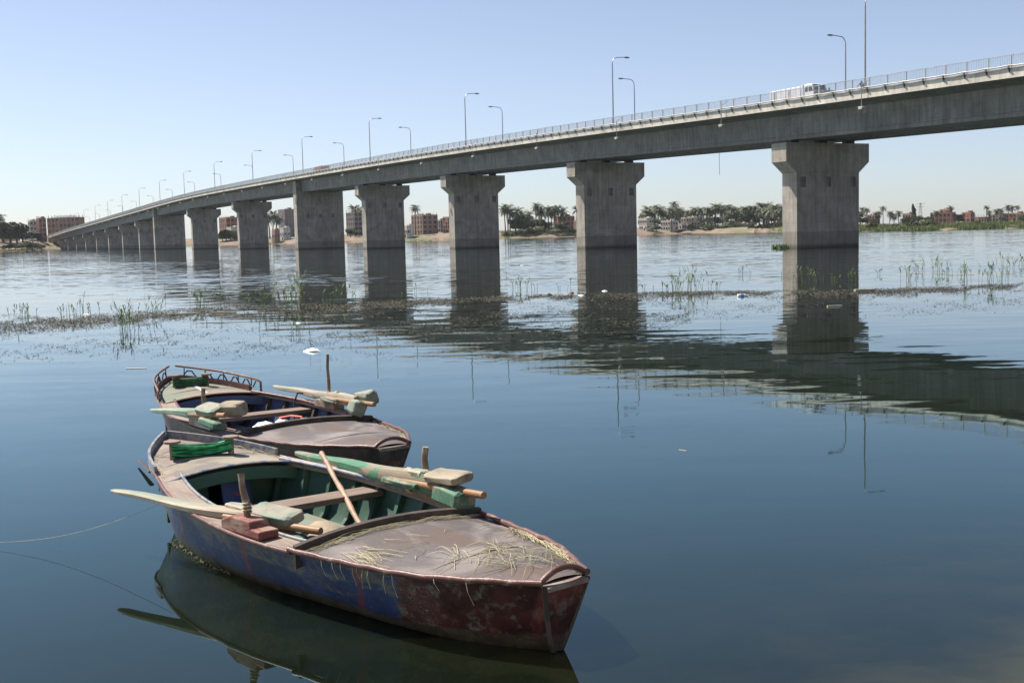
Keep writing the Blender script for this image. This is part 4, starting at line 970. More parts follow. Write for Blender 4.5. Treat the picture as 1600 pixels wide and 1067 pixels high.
bag(893, 458, .26, 9, 'brown floating lump beside the second pier reflection', 'floating_debris', 'litter', 'old_wood', .35)
bag(945, 455, .28, 4, 'white scrap on the weed in the second pier reflection', 'plastic_scrap', 'litter')
bag(908, 462, .28, 2, 'small pale scrap left of the second pier reflection', 'plastic_scrap', 'litter')
bag(815, 415, .3, 6, 'white speck floating on the open river between the piers', 'plastic_scrap', 'litter')
bag(135, 492, .3, 12, 'pale scrap on the left weed', 'plastic_scrap', 'litter')
def plank(name, label, px, py, L, w_, h, rz, mat, cat='litter'):
    p = on_z(px, py); mb = MB().box((0, 0, h*.3), (L, w_, h)); o = mb.build(name, MT[mat], loc=p, rot=(0, 0, rz), bevel=min(.01, h*.3)); return tag(o, label, cat)
plank('floating_plank', 'pale plank floating at the right pier reflection edge', 1350, 455, .75, .22, .1, .1, 'oar_pale', 'plank')
plank('floating_plank', 'thin pale stick floating in the right pier reflection', 1304, 479, .5, .1, .05, .2, 'oar_pale', 'plank')
plank('floating_stick', 'long pale reed stalk lying on the left weed', 285, 491, 1.0, .07, .04, .1, 'straw', 'stick')
plank('floating_stick', 'pale stalk lying on the weed below the tall pier', 350, 489, .9, .07, .04, -.05, 'straw', 'stick')
plank('floating_stick', 'white stick floating left behind the rear boat', 213, 576, .42, .03, .02, .0, 'white_plastic', 'stick')
plank('floating_stick', 'small dry twig floating on the open water at right', 1067, 704, .12, .012, .01, -.9, 'straw', 'stick')
bt = thing('floating_bottle', 'blue and clear plastic bottle floating right of the reeds', 'bottle', on_z(1160, 463), .15)
MB().tube([(-.20, 0, .03), (-.18, 0, .03), (.08, 0, .03), (.15, 0, .03), (.22, 0, .03)], [.03, .065, .065, .035, .025], 10).build('bottle_body', MT['white_plastic'], bt, smooth=50)
MB().tube([(-.08, 0, .03), (.04, 0, .03)], .067, 10).build('bottle_label', MT['blue_plastic'], bt, smooth=50)

# ------------------------------------------------------------------ the two rowing boats
h_tab = smooth_tab([(0, .02), (.22, .18), (.55, .38), (1.38, .63), (2.25, .825), (2.95, .875), (3.78, .845), (4.09, .795), (4.76, .675), (5.30, .555), (6.1, .175)])
w_tab = smooth_tab([(0, .0), (.35, .10), (1.0, .38), (2.1, .66), (3.25, .67), (4.5, .50), (5.46, .31), (6.1, .035)])
z_tab = smooth_tab([(0, .62), (.6, .56), (1.36, .50), (2.4, .45), (3.04, .425), (3.78, .405), (4.1, .40), (5.25, .412), (6.1, .445)])
k_tab = smooth_tab([(0, .05), (.5, -.08), (1.2, -.18), (3, -.22), (4.6, -.18), (5.6, -.06), (6.1, -.02)])
X0 = .31      # the bow stands this far along the boat's own x axis
class Boat:
    def __init__(s, bow, stern, wsc, st):
        s.d = math.hypot(stern[0]-bow[0], stern[1]-bow[1]); s.ls = s.d/6.1; s.ws = wsc
        s.rz = math.atan2(stern[1]-bow[1], stern[0]-bow[0]); s.loc = (bow[0] - X0*math.cos(s.rz), bow[1] - X0*math.sin(s.rz), 0); s.st = st
    def world(s, p):
        c, sn = math.cos(s.rz), math.sin(s.rz); x, y = p[0], -p[1]
        return Vector((s.loc[0] + c*x - sn*y, s.loc[1] + sn*x + c*y, p[2]))
    def h(s, x): return h_tab((x - X0)/s.ls)*s.ws
    def w(s, x): return w_tab((x - X0)/s.ls)*s.ws
    def z(s, x): return z_tab((x - X0)/s.ls)
    def k(s, x): return k_tab((x - X0)/s.ls)
    def L(s, x): return X0 + x*s.ls
def rake(x, zrel):                  # lower points move aft at the bow and forward at the stern
    r = .38*max(0, 1 - x/1.3) - .10*max(0, (x - 5.3)/.8)
    return r*(1 - zrel)
def P(b, s, off, z): return (s, -off, z)      # boat-local: x aft from the bow, off towards the camera side
def hull_row(b, x, side, inner=0.0, zmin=None):
    h, w, z, k = b.h(x) - inner, max(0, b.w(x) - inner), b.z(x), b.k(x)
    out = []
    for q in range(9):
        if q < 4: f = q/4; o = w*f; zz = k + (0 - k)*f**1.6
        else: f = (q-4)/4; o = w + (h - w)*(f**.85); zz = z*f
        zz = max(zz, zmin) if zmin is not None else zz
        out.append((x + rake((x - X0)/b.ls, max(0, zz)/z), -side*o, zz))
    return out
def deck_z(b, x, f): return b.z(x) + .055*(1 - f*f)*min(1, b.h(x)/.5)
def make_boat(b, label, hullm, fore, sternm, inm, floorm, rimf, mode):
    r = thing('rowing_boat', label, 'rowing boat', b.loc, b.rz, 'rowing boats moored on the river')
    L = b.L; xs_ = [L(6.1*i/60) for i in range(61)]
    mb = MB()
    for side in (1, -1): mb.loft([[(p[0], p[1]*(1 + .007*math.sin(p[0]*9 + 2*side)*math.sin(p[2]*14 + p[0]*3) + .006*math.sin(p[0]*4.3)), p[2]) for p in hull_row(b, x, side)] for x in xs_])
    hull = mb.build('hull', hullm, r, smooth=38)
    mb = MB(); xi = [L(.85 + 4.0*i/18) for i in range(19)]
    for side in (1, -1): mb.loft([[p for p in hull_row(b, x, side, .045, .05)][3:] for x in xi])
    mb.build('inner_planking', inm, hull, smooth=40)
    # transom
    xt = L(6.1); mb = MB(); row = hull_row(b, xt, 1)
    pts = [row[i] for i in range(8, -1, -1)] + [(p[0], -p[1], p[2]) for p in row[1:]]
    pts = [(p[0] + .015, p[1]*.97, p[2] - .03*(p[2] > .3)) for p in pts]
    k_ = len(pts); back = [(p[0] - .05, p[1], p[2]) for p in pts]
    mb.add(pts + back, [list(range(k_))] + [[i, i+1, k_+i+1, k_+i] for i in range(k_-1)] + [[k_-1, 0, k_, 2*k_-1]])
    tr_ = mb.build('transom', hullm, r)
    for side in (1, -1): MB().tube([(p[0] + .012, -side*abs(p[1])*1.0, p[2]) for p in row[2:]], .016, 6).build('transom_edge', MT['coaming'], tr_, smooth=50)
    MB().box((xt - .015, 0, b.z(xt) - .015), (.10, b.h(xt)*2 - .03, .03)).build('transom_ledge', MT['side_plank'], tr_, bevel=.006)
    # decks
    def deck(x0, x1, curve, n, name, mat):
        mb = MB(); rows = []
        for i in range(n+1):
            t = i/n; row = []
            for j in range(17):
                f = -1 + 2*j/16; x = x0 + (x1 - x0)*t + curve(f)*(1-t if name == 'stern_deck' else t); x = min(max(x, L(0) + .02), L(6.09))
                row.append((x, f*(b.h(x) - .012), deck_z(b, x, f)))
            rows.append(row)
        mb.loft(rows); lo = [[(p[0], p[1], p[2] - .028) for p in rw] for rw in rows]; mb.loft(lo)
        return mb.build(name, mat, r, smooth=40)
    xf, xs0 = L(1.48), L(4.11)
    fd = deck(L(0) + .04, xf, lambda f: .05*(f*f), 16, 'foredeck', fore)
    # plank joint and beam under the edge of the foredeck
    mb = MB(); mb.loft([[(xf + .05*f*f + dx, f*(b.h(xf) - .05), deck_z(b, xf, f) + dz) for dx, dz in ((.0, -.03), (.028, -.03), (.028, -.14), (.0, -.14))] for f in [-1 + i/8 for i in range(17)]], closed=True, cap=True); mb.build('deck_beam', inm, fd, smooth=40)
    MB().tube([(xf + .05*f*f + .012, f*(b.h(xf) - .02), deck_z(b, xf, f) + .004) for f in [-1 + i/10 for i in range(21)]], .02, 6, flat=.6).build('deck_edge_strip', rimf, fd, smooth=60)
    for xj in (L(.60), L(1.06)):
        MB().tube([(xj, f*(b.h(xj) - .05), deck_z(b, xj, f) + .001) for f in [-1 + i/8 for i in range(17)]], .006, 5).build('plank_joint', MT['in_dark'], fd)
    sdk = deck(xs0, L(6.06), lambda f: .06*(f*f), 20, 'stern_deck', sternm)
    for xj in (L(5.28),):
        MB().tube([(xj, f*(b.h(xj) - .05), deck_z(b, xj, f) + .001) for f in [-1 + i/8 for i in range(17)]], .005, 5).build('plank_joint', MT['in_dark'], sdk)
    # raised coaming across the front of the stern deck
    mb = MB(); mb.loft([[(xs0 + .06*f*f + dx, f*(b.h(xs0) + .0), deck_z(b, xs0, f) + dz) for dx, dz in ((-.035, -.10), (.0, -.10), (.0, .052), (-.03, .06))] for f in [-1 + i/10 for i in range(21)]], closed=True, cap=True); mb.build('coaming', MT['coaming'], sdk, smooth=40)
    # rim along the stern deck and arched over the transom
    for side in (1, -1):
        MB().tube([(x, side*(b.h(x) + .004), b.z(x) + .022 + .004*math.sin(x*23)) for x in [xs0 - .02 + (L(6.1) - xs0 + .02)*i/22 for i in range(23)]], .021, 8).build('rim', MT['rim'], sdk, smooth=60)
    MB().tube([(L(6.1) - .02, f*b.h(L(6.1)), b.z(L(6.1)) + .022 + .062*(1 - f*f)) for f in [-1 + i/6 for i in range(13)]], .020, 8).build('rim', MT['rim'], sdk, smooth=60)
    # lip round the bow
    for side in (1, -1):
        lip = MB(); lip.loft([[(x, side*(b.h(x) + dv), b.z(x) + dz) for dv, dz in ((-.022, -.02), (.008, -.03), (.010, .075), (-.016, .075))] for x in [L(1.2*i/16) for i in range(17)]], closed=True, cap=True); lip.build('bow_lip', rimf, fd, smooth=30)
    # side decks between the two decks
    for side in (1, -1):
        wd = .20 if side == 1 else .12; xx = [xf - .08 + (xs0 - xf + .08)*i/16 for i in range(17)]
        mb = MB(); mb.loft([[(x, -side*(b.h(x) - .006), b.z(x) + .014), (x, -side*(b.h(x) - wd), b.z(x) + .022), (x, -side*(b.h(x) - wd), b.z(x) - .02), (x, -side*(b.h(x) - .006), b.z(x) - .02)] for x in xx], closed=True, cap=True)
        sp_ = mb.build('side_deck', MT['side_plank'], r, smooth=30)
        MB().tube([(x, -side*(b.h(x) - wd + .004), b.z(x) + .028) for x in xx], .020 if side < 0 else .014, 7).build('inner_rail', rimf, sp_, smooth=60)
        MB().tube([(x, -side*(b.h(x) + .004), b.z(x) + .004) for x in [L(1.05)] + xx[1:]], .016, 7).build('gunwale_strip', MT['rim'], sp_, smooth=60)
    # ribs
    for side in (1, -1):
        for i in range(9):
            x = L(1.35 + .34*i); rw = hull_row(b, x, side, .05, .06)[4:]
            mb = MB(); mb.loft([[(p[0] - .022, p[1], p[2]), (p[0] + .022, p[1], p[2]), (p[0] + .022, p[1]*(1 - .05/max(.1, abs(p[1]))), p[2]), (p[0] - .022, p[1]*(1 - .05/max(.1, abs(p[1]))), p[2])] for p in rw], closed=True, cap=True); mb.build('rib', MT['in_dark'] if mode == 2 else inm, hull)
    # floor boards
    for j in range(-4, 5):
        yy = j*.155
        need = (abs(yy) + .09)
        ok = [x for x in [L(1.0 + .05*i) for i in range(74)] if b.w(x) - .04 > need]
        if len(ok) < 4: continue
        xa, xb = ok[0], ok[-1]
        MB().box(((xa+xb)/2, yy, .075 + .004*((j*7) % 3)), (xb - xa, .147, .022)).build('floor_board', floorm, r, bevel=.004)
    # thwart
    xt_ = L(2.54 if mode == 1 else 2.42); hw = b.h(xt_) - .06
    MB().box((0, 0, 0), (.25, hw*2, .05)).build('thwart', MT['thwart'], r, bevel=.01, loc=(xt_ + .05, 0, .365), rot=(0, 0, math.radians(-3)))
    MB().box((L(3.58), 0, .19), (.34, b.w(L(3.58))*2 + .12, .04)).build('stern_bench', MT['thwart'], r, bevel=.01)
    # bulkhead under the foredeck with a dark opening
    xb = L(1.26); hb = b.h(xb) - .07; zb = b.z(xb) - .04
    for a, c in ((-hb, -.14 if mode == 1 else -.3), (.20 if mode == 1 else .3, hb)):
        MB().box((xb, (a+c)/2, (zb + .06)/2 + .03), (.03, c - a, zb - .06)).build('bulkhead', inm, r)
    return r
b1 = Boat((-3.38, 11.37), (.28, 6.877), 1.0, 1); b2 = Boat((-4.73, 16.34), (-1.204, 11.586), 1.08, 2)
boat1 = make_boat(b1, 'front wooden rowing boat with blue hull, dark red stern and straw on its deck', MT['hull_blue'], MT['fore_wood'], MT['stern_deck'], MT['in_green'], MT['floor_wood'], MT['rim_blue'], 1)
boat2 = make_boat(b2, 'rear rowing boat with maroon hull and a zigzag railing round its bow', MT['hull_red'], MT['fore_wood_green'], MT['stern_deck'], MT['in_blue'], MT['floor_blue'], MT['rim'], 2)

# blue hatch panel with a red painted word, leaning beside the opening
hp_ = MB().box((0, 0, 0), (.025, .30, .36)).build('hatch_panel', MT['panel_blue'], boat1, bevel=.004, loc=(b1.L(1.42), .06, .27), rot=(0, math.radians(-10), math.radians(10)))
lt = MB(); zx = .016
def stroke(pts, r_=.006): lt.tube([(zx, p[0], p[1]) for p in pts], r_, 5)
# the word reads right to left: alif, lam, lam, ha (local +y is to the right when seen from the stern)
stroke([(.075, -.005), (.076, .045)]); stroke([(.052, .045), (.051, -.002), (.040, -.008)]); stroke([(.040, -.008), (.030, -.006), (.029, .045)]); stroke([(.030, -.006), (.016, -.008), (.005, .004)])
stroke([(.005, .004), (-.010, .018), (-.022, .004), (-.014, -.012), (.003, -.006)]); stroke([(.045, .058), (.040, .052), (.036, .058), (.031, .052)], .004)
lt.build('painted_word', MT['red_letter'], hp_)

# oarlock blocks with their wooden pins
def oarlock(b, parent, s, off, size, mat, pin_h, pin_r, lean, pin_mat, step=True, ds=0.0):
    z0 = b.z(s) + .016; Lb, wb, hb = size
    pr = [(-Lb/2, 0), (Lb/2, 0), (Lb/2, hb*.55), (Lb*.28, hb*.55), (Lb*.24, hb), (-Lb*.25, hb), (-Lb*.5, hb*.62)] if step else [(-Lb/2, 0), (Lb/2, 0), (Lb/2, hb*.8), (Lb*.4, hb), (-Lb*.42, hb), (-Lb/2, hb*.7)]
    o = MB().prism(pr, (1, 0, 0), (0, 0, 1), (0, 1, 0), (0, -wb/2, 0), wb).build('oarlock_block', mat, parent, bevel=.012, loc=(s, -off, z0), rot=(0, 0, math.atan2(b.h(s - .3) - b.h(s + .3), .6) * (1 if off > 0 else -1)))
    pts = [(ds, 0, hb*.6), (ds + lean*.3, .005, hb + pin_h*.35), (ds + lean*.62, -.006, hb + pin_h*.7), (ds + lean, .004, hb + pin_h)]
    MB().tube(pts, [pin_r, pin_r*1.08, pin_r*.92, pin_r*.95], 8).build('thole_pin', pin_mat, o, smooth=50)
    MB().tube([(ds + .03*math.cos(q), .03*math.sin(q), hb + .03 + .004*q) for q in [i*.6 for i in range(32)]], .006, 5, cap=False).build('tie_cord', MT['lash'], o)
    return o
oarlock(b1, boat1, 3.60, .785, (.54, .16, .115), MT['block_red'], .30, .026, -.075, MT['old_wood'], ds=-.02)
oarlock(b1, boat1, 3.62, -.80, (.62, .15, .10), MT['old_wood'], .30, .028, .02, MT['old_wood'], step=False, ds=-.1)
oarlock(b2, boat2, 3.56, .84, (.58, .18, .135), MT['block_grey'], .30, .028, -.03, MT['old_wood'], ds=-.02)
oarlock(b2, boat2, 3.28, -.86, (.5, .15, .10), MT['old_wood'], .56, .020, .0, MT['old_wood'], step=False, ds=0)

def chunk(d, tap, seed):
    r = random.Random(seed); mb = MB(); rows = []; L, W, H_ = d
    for x, q in ((-.5, .72*tap), (-.40, .95*tap + .02), (-.1, .55 + .45*tap), (.30, 1.0), (.42, .97), (.5, .70)):
        c = .62; rows.append([(x*L + r.uniform(-.008, .008), y*W/2*q + r.uniform(-.006, .006), z*H_/2*(.5 + .5*q) + r.uniform(-.005, .005)) for y, z in ((-1, -c), (-c, -1), (c, -1), (1, -c), (1, c), (c, 1), (-c, 1), (-1, c))])
    mb.loft(rows, closed=True, cap=True); return mb
def oar(label, b, tip, end, blade_m, loom_m, blocks, w_blade, flat, log=False):
    A, Bq = b.world(tip), b.world(end); d = Bq - A; Lo = d.length
    r = thing('oar', label, 'oar', A); r.rotation_mode = 'QUATERNION'; r.rotation_quaternion = d.to_track_quat('X', 'Z')
    # blade and loom as one tapering timber: flat at the tip, thick and square inboard
    mb = MB(); rows = []
    for q in range(25):
        x = Lo*.86*q/24; t = x/Lo
        w_ = w_blade*lerp_tab([(0, .30), (.02, .48), (.1, .60), (.4, .80), (.66, .85), (.86, .6)] if log else [(0, .28), (.012, .46), (.04, .58), (.2, .74), (.42, 1.0), (.56, .95), (.68, .65), (.86, .5)], t); th = flat*lerp_tab([(0, .45), (.1, .7), (.4, 1.0), (.62, 1.6), (.86, 1.9)], t)
        wob = .006*math.sin(x*5 + tip[0]*7); rows.append([(x, (w_/2)*cx + wob, th/2*cz + wob*.7) for cx, cz in ((-1, -.6), (-.8, -1), (.8, -1), (1, -.6), (1, .6), (.8, 1), (-.8, 1), (-1, .6))])
    mb.loft(rows, closed=True, cap=True); mb.build('blade', blade_m, r, smooth=35)
    MB().tube([(Lo*.60, -w_blade*.36, -.01), (Lo*.8, -.045, -.005), (Lo*.9, -.015, 0), (Lo, 0, .005)], [.024, .029, .030, .028], 9).build('handle', MT['handle'], r, smooth=50)
    for c, dm, rot, mat, ch in blocks:
        o = chunk(dm, ch if ch > .3 else 1.0, len(label) + int(c[1]*900)).build('counterweight', mat, r, bevel=.006, loc=(Lo*c[0], c[1], c[2]), rot=tuple(math.radians(a) for a in rot))
    la_ = MB()
    for k in range(5):
        x = Lo*.66 + k*.013; n_ = 12; la_.tube([(x + .004*math.sin(a*2), (w_blade*.34)*math.cos(a), (flat*1.15)*math.sin(a) - .005) for a in [2*math.pi*i/n_ for i in range(n_+1)]], .006, 5, cap=False)
    la_.build('lashing', MT['lash'], r)
    return r
oar('front oar with pale bare blade reaching out over the water at left', b1, (1.76, 1.08, .50), (4.06, .47, .46), MT['oar_pale'], MT['oar_pale'],
    [((.80, .03, .055), (.42, .19, .085), (14, 2, 2), MT['block_mint'], .03), ((.83, -.03, -.075), (.55, .14, .085), (6, 3, 0), MT['block_green'], .02), ((.615, .06, .045), (.26, .10, .04), (0, 0, -6), MT['oar_pale'], .01)], .155, .045)
oar('green painted oar lying along the far side of the front boat', b1, (1.25, -.90, .47), (4.48, -.66, .60), MT['oar_green'], MT['oar_green'],
    [((.845, .01, .085), (.46, .21, .075), (10, -2, 2), MT['block_wood'], .028), ((.87, .0, -.055), (.40, .20, .16), (-6, 6, -3), MT['block_green'], .035), ((.66, -.085, -.02), (.55, .06, .05), (0, 0, 0), MT['block_green'], .008), ((.715, .0, .07), (.22, .12, .05), (0, 0, 0), MT['oar_pale'], .012)], .17, .085, True)
oar('short-looking oar with white and green blade at the left of the rear boat', b2, (2.40, 1.04, .53), (4.25, .90, .64), MT['oar_pale_green'], MT['oar_pale_green'],
    [((.80, .02, .055), (.40, .22, .09), (18, 4, 4), MT['block_mint'], .035), ((.86, -.03, -.09), (.42, .17, .09), (-8, 8, 0), MT['block_green'], .02), ((.93, .16, .05), (.30, .2, .16), (10, 0, 20), MT['block_wood'], .05)], .18, .065)
oar('oar with mint green wedge counterweight on the far side of the rear boat', b2, (1.35, -1.04, .52), (4.60, -.74, .62), MT['oar_pale'], MT['oar_pale'],
    [((.885, .06, .05), (.40, .16, .17), (24, -2, 6), MT['block_mint'], .42), ((.885, -.075, -.05), (.40, .16, .19), (-24, 2, -6), MT['block_mint'], .42), ((.66, -.09, -.015), (.5, .05, .045), (0, 0, 0), MT['block_mint'], .008)], .15, .07, True)
# counterweights poking up in the middle of the rear boat
# bamboo pole across the front boat
A, Bq = b1.world((1.93, -.78, .575)), b1.world((3.46, -.24, .25)); pl = MB(); pts = [A.lerp(Bq, i/12) + Vector((0, 0, .008*math.sin(i*1.1))) for i in range(13)]
pl.tube(pts, [.021 + (.004 if i % 3 == 0 else 0) for i in range(13)], 8); o = pl.build('bamboo_pole', MT['bamboo'], smooth=50); tag(o, 'smooth bamboo pole leaning across the inside of the front boat', 'pole')

# bollards (boat parts) and the wound ropes (things)
def bollards(b, parent, pts, rope_m, label, seed):
    r = random.Random(seed); tops = []
    for s, off in pts:
        f = off/max(.05, b.h(s)); z = deck_z(b, s, f)
        o = MB().tube([(s, -off, z - .02), (s, -off, z + .15)], .028, 10).build('bollard', MT['old_wood'], parent, smooth=50)
        MB().tube([(s, -off, z + .145), (s, -off, z + .165)], .075, 12).build('bollard_cap', MT['side_plank'], o, smooth=50); tops.append(b.world((s, off, z)))
    a, c = tops; ax = (c - a).normalized(); sd_ = Vector((-ax.y, ax.x, 0)); mb = MB()
    D = (c - a).length
    for k in range(13):
        w_ = .030 + .016*r.random(); z = .025 + .095*r.random(); zb = .025 + .095*r.random(); mb.cur = r.choice((0, 0, 1, 2)); ph = r.uniform(0, 6.28); sag = r.uniform(.0, .035); pp = []
        for i in range(31):
            q = 2*math.pi*i/30; cu = math.cos(q); al = D*.5 + (D*.5 + .012)*(1 if cu > 0 else -1)*abs(cu)**.55
            m_ = 1 - (2*al/D - 1)**2 if 0 < al < D else 0
            pp.append(a + ax*al + sd_*(1 if math.sin(q) > 0 else -1)*abs(math.sin(q))**.7*w_*(1 - .35*m_) + Vector((0, 0, z + (zb - z)*al/D - sag*m_ + .008*math.sin(q + ph))))
        mb.tube(pp, .0125*r.uniform(.8, 1.2), 5, cap=False)
    return tag(mb.build('rope_coil', rope_m, smooth=60), label, 'rope')
bollards(b1, boat1, ((1.16, .30), (1.30, -.20)), [MT['rope_green'], MT['rope_green_dark'], MT['rope_green_pale']], 'bright green nylon rope wound between two posts on the front boat', 4)
bollards(b2, boat2, ((.98, .22), (1.10, -.18)), [MT['rope_dull'], MT['rope_green_dark'], MT['rope_dull']], 'dull green rope bundle wound on the bow of the rear boat', 9)
# a ring with two links on the front boat's bow
MB().tube([(.80 + .05*math.cos(a), -.06 + .05*math.sin(a), deck_z(b1, .80, 0) + .012) for a in [2*math.pi*i/14 for i in range(15)]], .009, 6, cap=False).tube([(.87 + .04*math.cos(a), -.02 + .04*math.sin(a), deck_z(b1, .86, 0) + .016) for a in [2*math.pi*i/14 for i in range(15)]], .008, 6, cap=False).build('mooring_ring', MT['black'], boat1)

# zigzag railing round the bow of the rear boat
for side in (1, -1):
    xx = [.02 + b2.L(1.3*i/14) for i in range(15)]; top_ = [(x, -side*(b2.h(x) + .012), b2.z(x) + .20 - .03*(x/1.5)) for x in xx]
    xe = xx[-1] + .08; top_ += [(xe, -side*(b2.h(xe) + .008), b2.z(xe) + .14), (xe + .02, -side*(b2.h(xe)), b2.z(xe) + .02)]
    rl = MB().tube(top_, .016, 7).build('bow_railing', MT['rust'], boat2, smooth=60)
    zz = []
    for i in range(23):
        x = .05 + b2.L(1.26*i/22); zz.append((x, -side*(b2.h(x) + .006), b2.z(x) + (.14 if (i // 2) % 2 else .06)))
    MB().tube(zz, .010, 5).build('zigzag_strip', MT['black'], rl)
    for i in range(5):
        x = .12 + b2.L(1.2*i/4.4); MB().tube([(x, -side*(b2.h(x) + .006), b2.z(x)), (x, -side*(b2.h(x) + .012), b2.z(x) + .19)], .008, 5).build('railing_upright', MT['black'], rl)
# pale paint stripe on the rear foredeck
mb = MB(); rows = []
for i in range(7):
    x = b2.L(.80) + .50*i/6; off = -.02 + .05*i/6
    rows.append([(x, -off - .022, deck_z(b2, x, (off+.022)/b2.h(x)) + .003), (x, -off + .022, deck_z(b2, x, (off-.022)/b2.h(x)) + .003)])
mb.loft(rows); mb.build('white_paint_stripe', MT['white_plastic'], boat2)

# sack, litter in the boats
def lump(b, s, off, z, size, mat, name, label, cat, seed):
    r = random.Random(seed); mb = MB(); rows = []
    for k in range(8):
        q = k/7; rr = math.sin(math.pi*(.08 + .84*q))**.55
        rows.append([(size[0]*.5*math.cos(math.pi*(1-q))*1.0, size[1]*.5*rr*(1 + .13*math.sin(3*a + k + seed))*math.cos(a), size[2]*.5*rr*(1 + .12*math.cos(2*a + k*1.3))*math.sin(a) + size[2]*.42) for a in [2*math.pi*i/14 for i in range(14)]])
    mb.loft(rows, closed=True, cap=True); p = b.world((s, off, z)); o = mb.build(name, MT[mat], smooth=70, loc=p, rot=(0, 0, b.rz + r.uniform(-.8, .8))); return tag(o, label, cat)
lump(b1, 3.86, .34, .21, (.52, .34, .26), 'sack', 'cloth_sack', 'beige cloth sack tucked under the stern deck edge of the front boat', 'sack', 3)
lump(b2, 3.80, .22, .21, (.32, .28, .25), 'white_plastic', 'plastic_bag', 'white plastic bag lying inside the rear boat by the stern deck', 'plastic bag', 6)
lump(b2, 3.86, -.22, .21, (.32, .26, .25), 'sack', 'cloth_bundle', 'pale cloth bundle inside the rear boat', 'bundle', 8)
lump(b2, 3.70, -.02, .21, (.30, .24, .24), 'white_plastic', 'plastic_bag', 'crumpled white bag beside the cloth bundle in the rear boat', 'plastic bag', 13)
A = b2.world((3.64, -.02, .45)); Bq = b2.world((3.90, -.18, .47)); tag(MB().tube([A, A.lerp(Bq, .5) + Vector((0, 0, .02)), Bq], .02, 6, flat=.5).build('red_strap', MT['red_cloth'], smooth=50), 'red strap lying on the white bag in the rear boat', 'strap')
# hanging black hook on the far rail of the rear boat
xk = 2.55; A = (xk, b2.h(xk) - .1, b2.z(xk) + .05)
MB().tube([(A[0], A[1] + .1, A[2] + .04), (A[0], A[1], A[2] + .06), (A[0], A[1] - .06, A[2] - .05), (A[0] + .02, A[1] - .07, A[2] - .3)], .012, 6).build('hook', MT['black'], boat2, smooth=60)
# straw on the front boat's stern deck and bow
mb = MB()
def straw(b, s, off, L, az, lift=.0, bend=.13, r_=.0017):
    pts = []; x, o, a = s, off, az; k = 5
    for i in range(k+1):
        hx = max(.05, b.h(x)); f = max(-.985, min(.985, o/hx)); pts.append(b.world((x, f*hx, deck_z(b, x, f) + .006 + lift*math.sin(math.pi*i/k) + .004*random.random())))
        x += L/k*math.cos(a); o += L/k*math.sin(a); a += random.uniform(-bend, bend); x = min(x, b.L(6.05))
    mb.tube(pts, r_*random.uniform(.7, 1.3), 4, cap=False)
for _ in range(150):        # along the far rim
    s = random.uniform(4.75, 5.95); straw(b1, s, -(b1.h(s) - random.uniform(.02, .07)), random.uniform(.1, .35), random.uniform(.12, .5) + (0 if random.random() < .8 else .8), random.uniform(0, .03))
for _ in range(75):        # heap near the transom
    straw(b1, random.uniform(5.25, 5.75), random.uniform(-.25, .22), random.uniform(.12, .4), random.uniform(-3.1, 3.1), random.uniform(0, .05))
for _ in range(80):        # along the coaming
    f = random.uniform(-.9, .9); straw(b1, 4.26 + .06*f*f + random.uniform(.0, .05), f*.76, random.uniform(.1, .3), math.pi/2*random.choice((-1, 1)) + random.uniform(-.3, .3), random.uniform(0, .02))
for _ in range(30): straw(b1, random.uniform(4.5, 4.8), random.uniform(.45, .62), random.uniform(.1, .35), random.uniform(-.5, .3), .01)
for _ in range(10): straw(b1, random.uniform(4.3, 5.4), random.uniform(-.4, .4), random.uniform(.15, .4), random.uniform(-3, 3), .01, .5)
for _ in range(36):        # bow edges
    s = random.uniform(.85, 1.6); straw(b1, s, random.choice((-1, 1))*(b1.h(s) - random.uniform(.02, .07)), random.uniform(.06, .2), random.uniform(-.6, .6), random.uniform(0, .02))
for _ in range(12):        # hanging over the blue side
    s = random.uniform(4.5, 5.7); p = b1.world((s, b1.h(s) + .015, b1.z(s) + .04)); q = b1.world((s + random.uniform(-.03, .08), b1.h(s) - .02 + .03, b1.z(s) - random.uniform(.04, .13))); mb.tube([p, p.lerp(q, .5) + Vector((-.01, -.01, 0)), q], .0018, 4, cap=False)
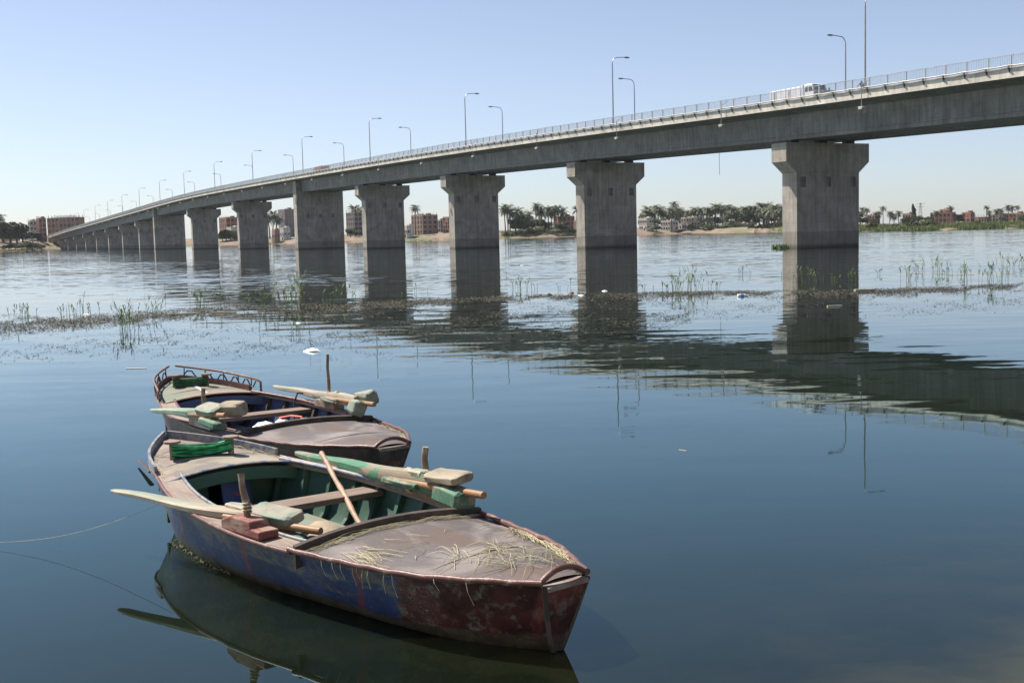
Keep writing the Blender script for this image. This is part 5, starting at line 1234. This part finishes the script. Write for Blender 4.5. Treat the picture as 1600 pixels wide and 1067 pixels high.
tag(mb.build('straw', MT['straw']), 'dry straw scattered over the decks of the front boat', 'straw', kind='stuff')
mb = MB()
for _ in range(70):
    s = random.uniform(4.6, 6.0); side = random.choice((-1, -1, 1)); straw(b2, s, side*(b2.h(s) - random.uniform(.02, .1)), random.uniform(.03, .12), random.uniform(-.6, .6), .004)
tag(mb.build('chaff', MT['straw']), 'bits of chaff along the stern deck rim of the rear boat', 'chaff', kind='stuff')
# mooring line, weed at the bow, dark stick behind the bow
A = b1.world((2.3, .84, .46)); E1 = on_z(-40, 848, .02)
pts = [A.lerp(Vector(E1), q) + Vector((0, 0, -.10*math.sin(math.pi*q))) for q in [i/14 for i in range(15)]]
pts = [Vector((p.x, p.y, max(p.z, .006))) for p in pts]
tag(MB().tube(pts, .0016, 5).build('mooring_line', MT['lash']), 'thin pale mooring line running from the front boat to the left', 'rope')
A, Bq = on_z(216, 718, .05), on_z(236, 737, .07); tag(MB().tube([A, Bq], [.012, .03], 6, flat=.5).build('dark_stick', MT['in_dark']), 'short dark stick floating behind the bow of the front boat', 'stick')
mb = MB()
for _ in range(70):
    s = random.uniform(1.85, 3.1); p = b1.world((s, b1.w(s) + random.uniform(.0, .07), .012)); a = random.uniform(0, 6.28); L = random.uniform(.01, .04)
    mb.tube([p, p + Vector((math.cos(a)*L*.5, math.sin(a)*L*.5, .012)), p + Vector((math.cos(a)*L, math.sin(a)*L, .002))], .0022, 4, cap=False)
tag(mb.build('waterline_weed', MT['reed_dry']), 'yellow weed caught at the waterline of the front boat', 'water weed', kind='stuff')
mb = MB()
for _ in range(50):
    a = random.uniform(0, 6.28); q = bw(2.0, .15, 0) + Vector((random.gauss(-.6, .5), random.gauss(-.2, .5), 0)); mb.cur = 0
    d_ = Vector((math.cos(a), math.sin(a), 0)); mb.add([q - d_*.2, q + d_*.2, q + d_*.1 + Vector((0, 0, random.uniform(.3, .7)))], [[0, 1, 2]])
tag(mb.build('pier_weed', MT['leaf_light']), 'tuft of green weed at the foot of the rightmost pier', 'water weed', kind='stuff')
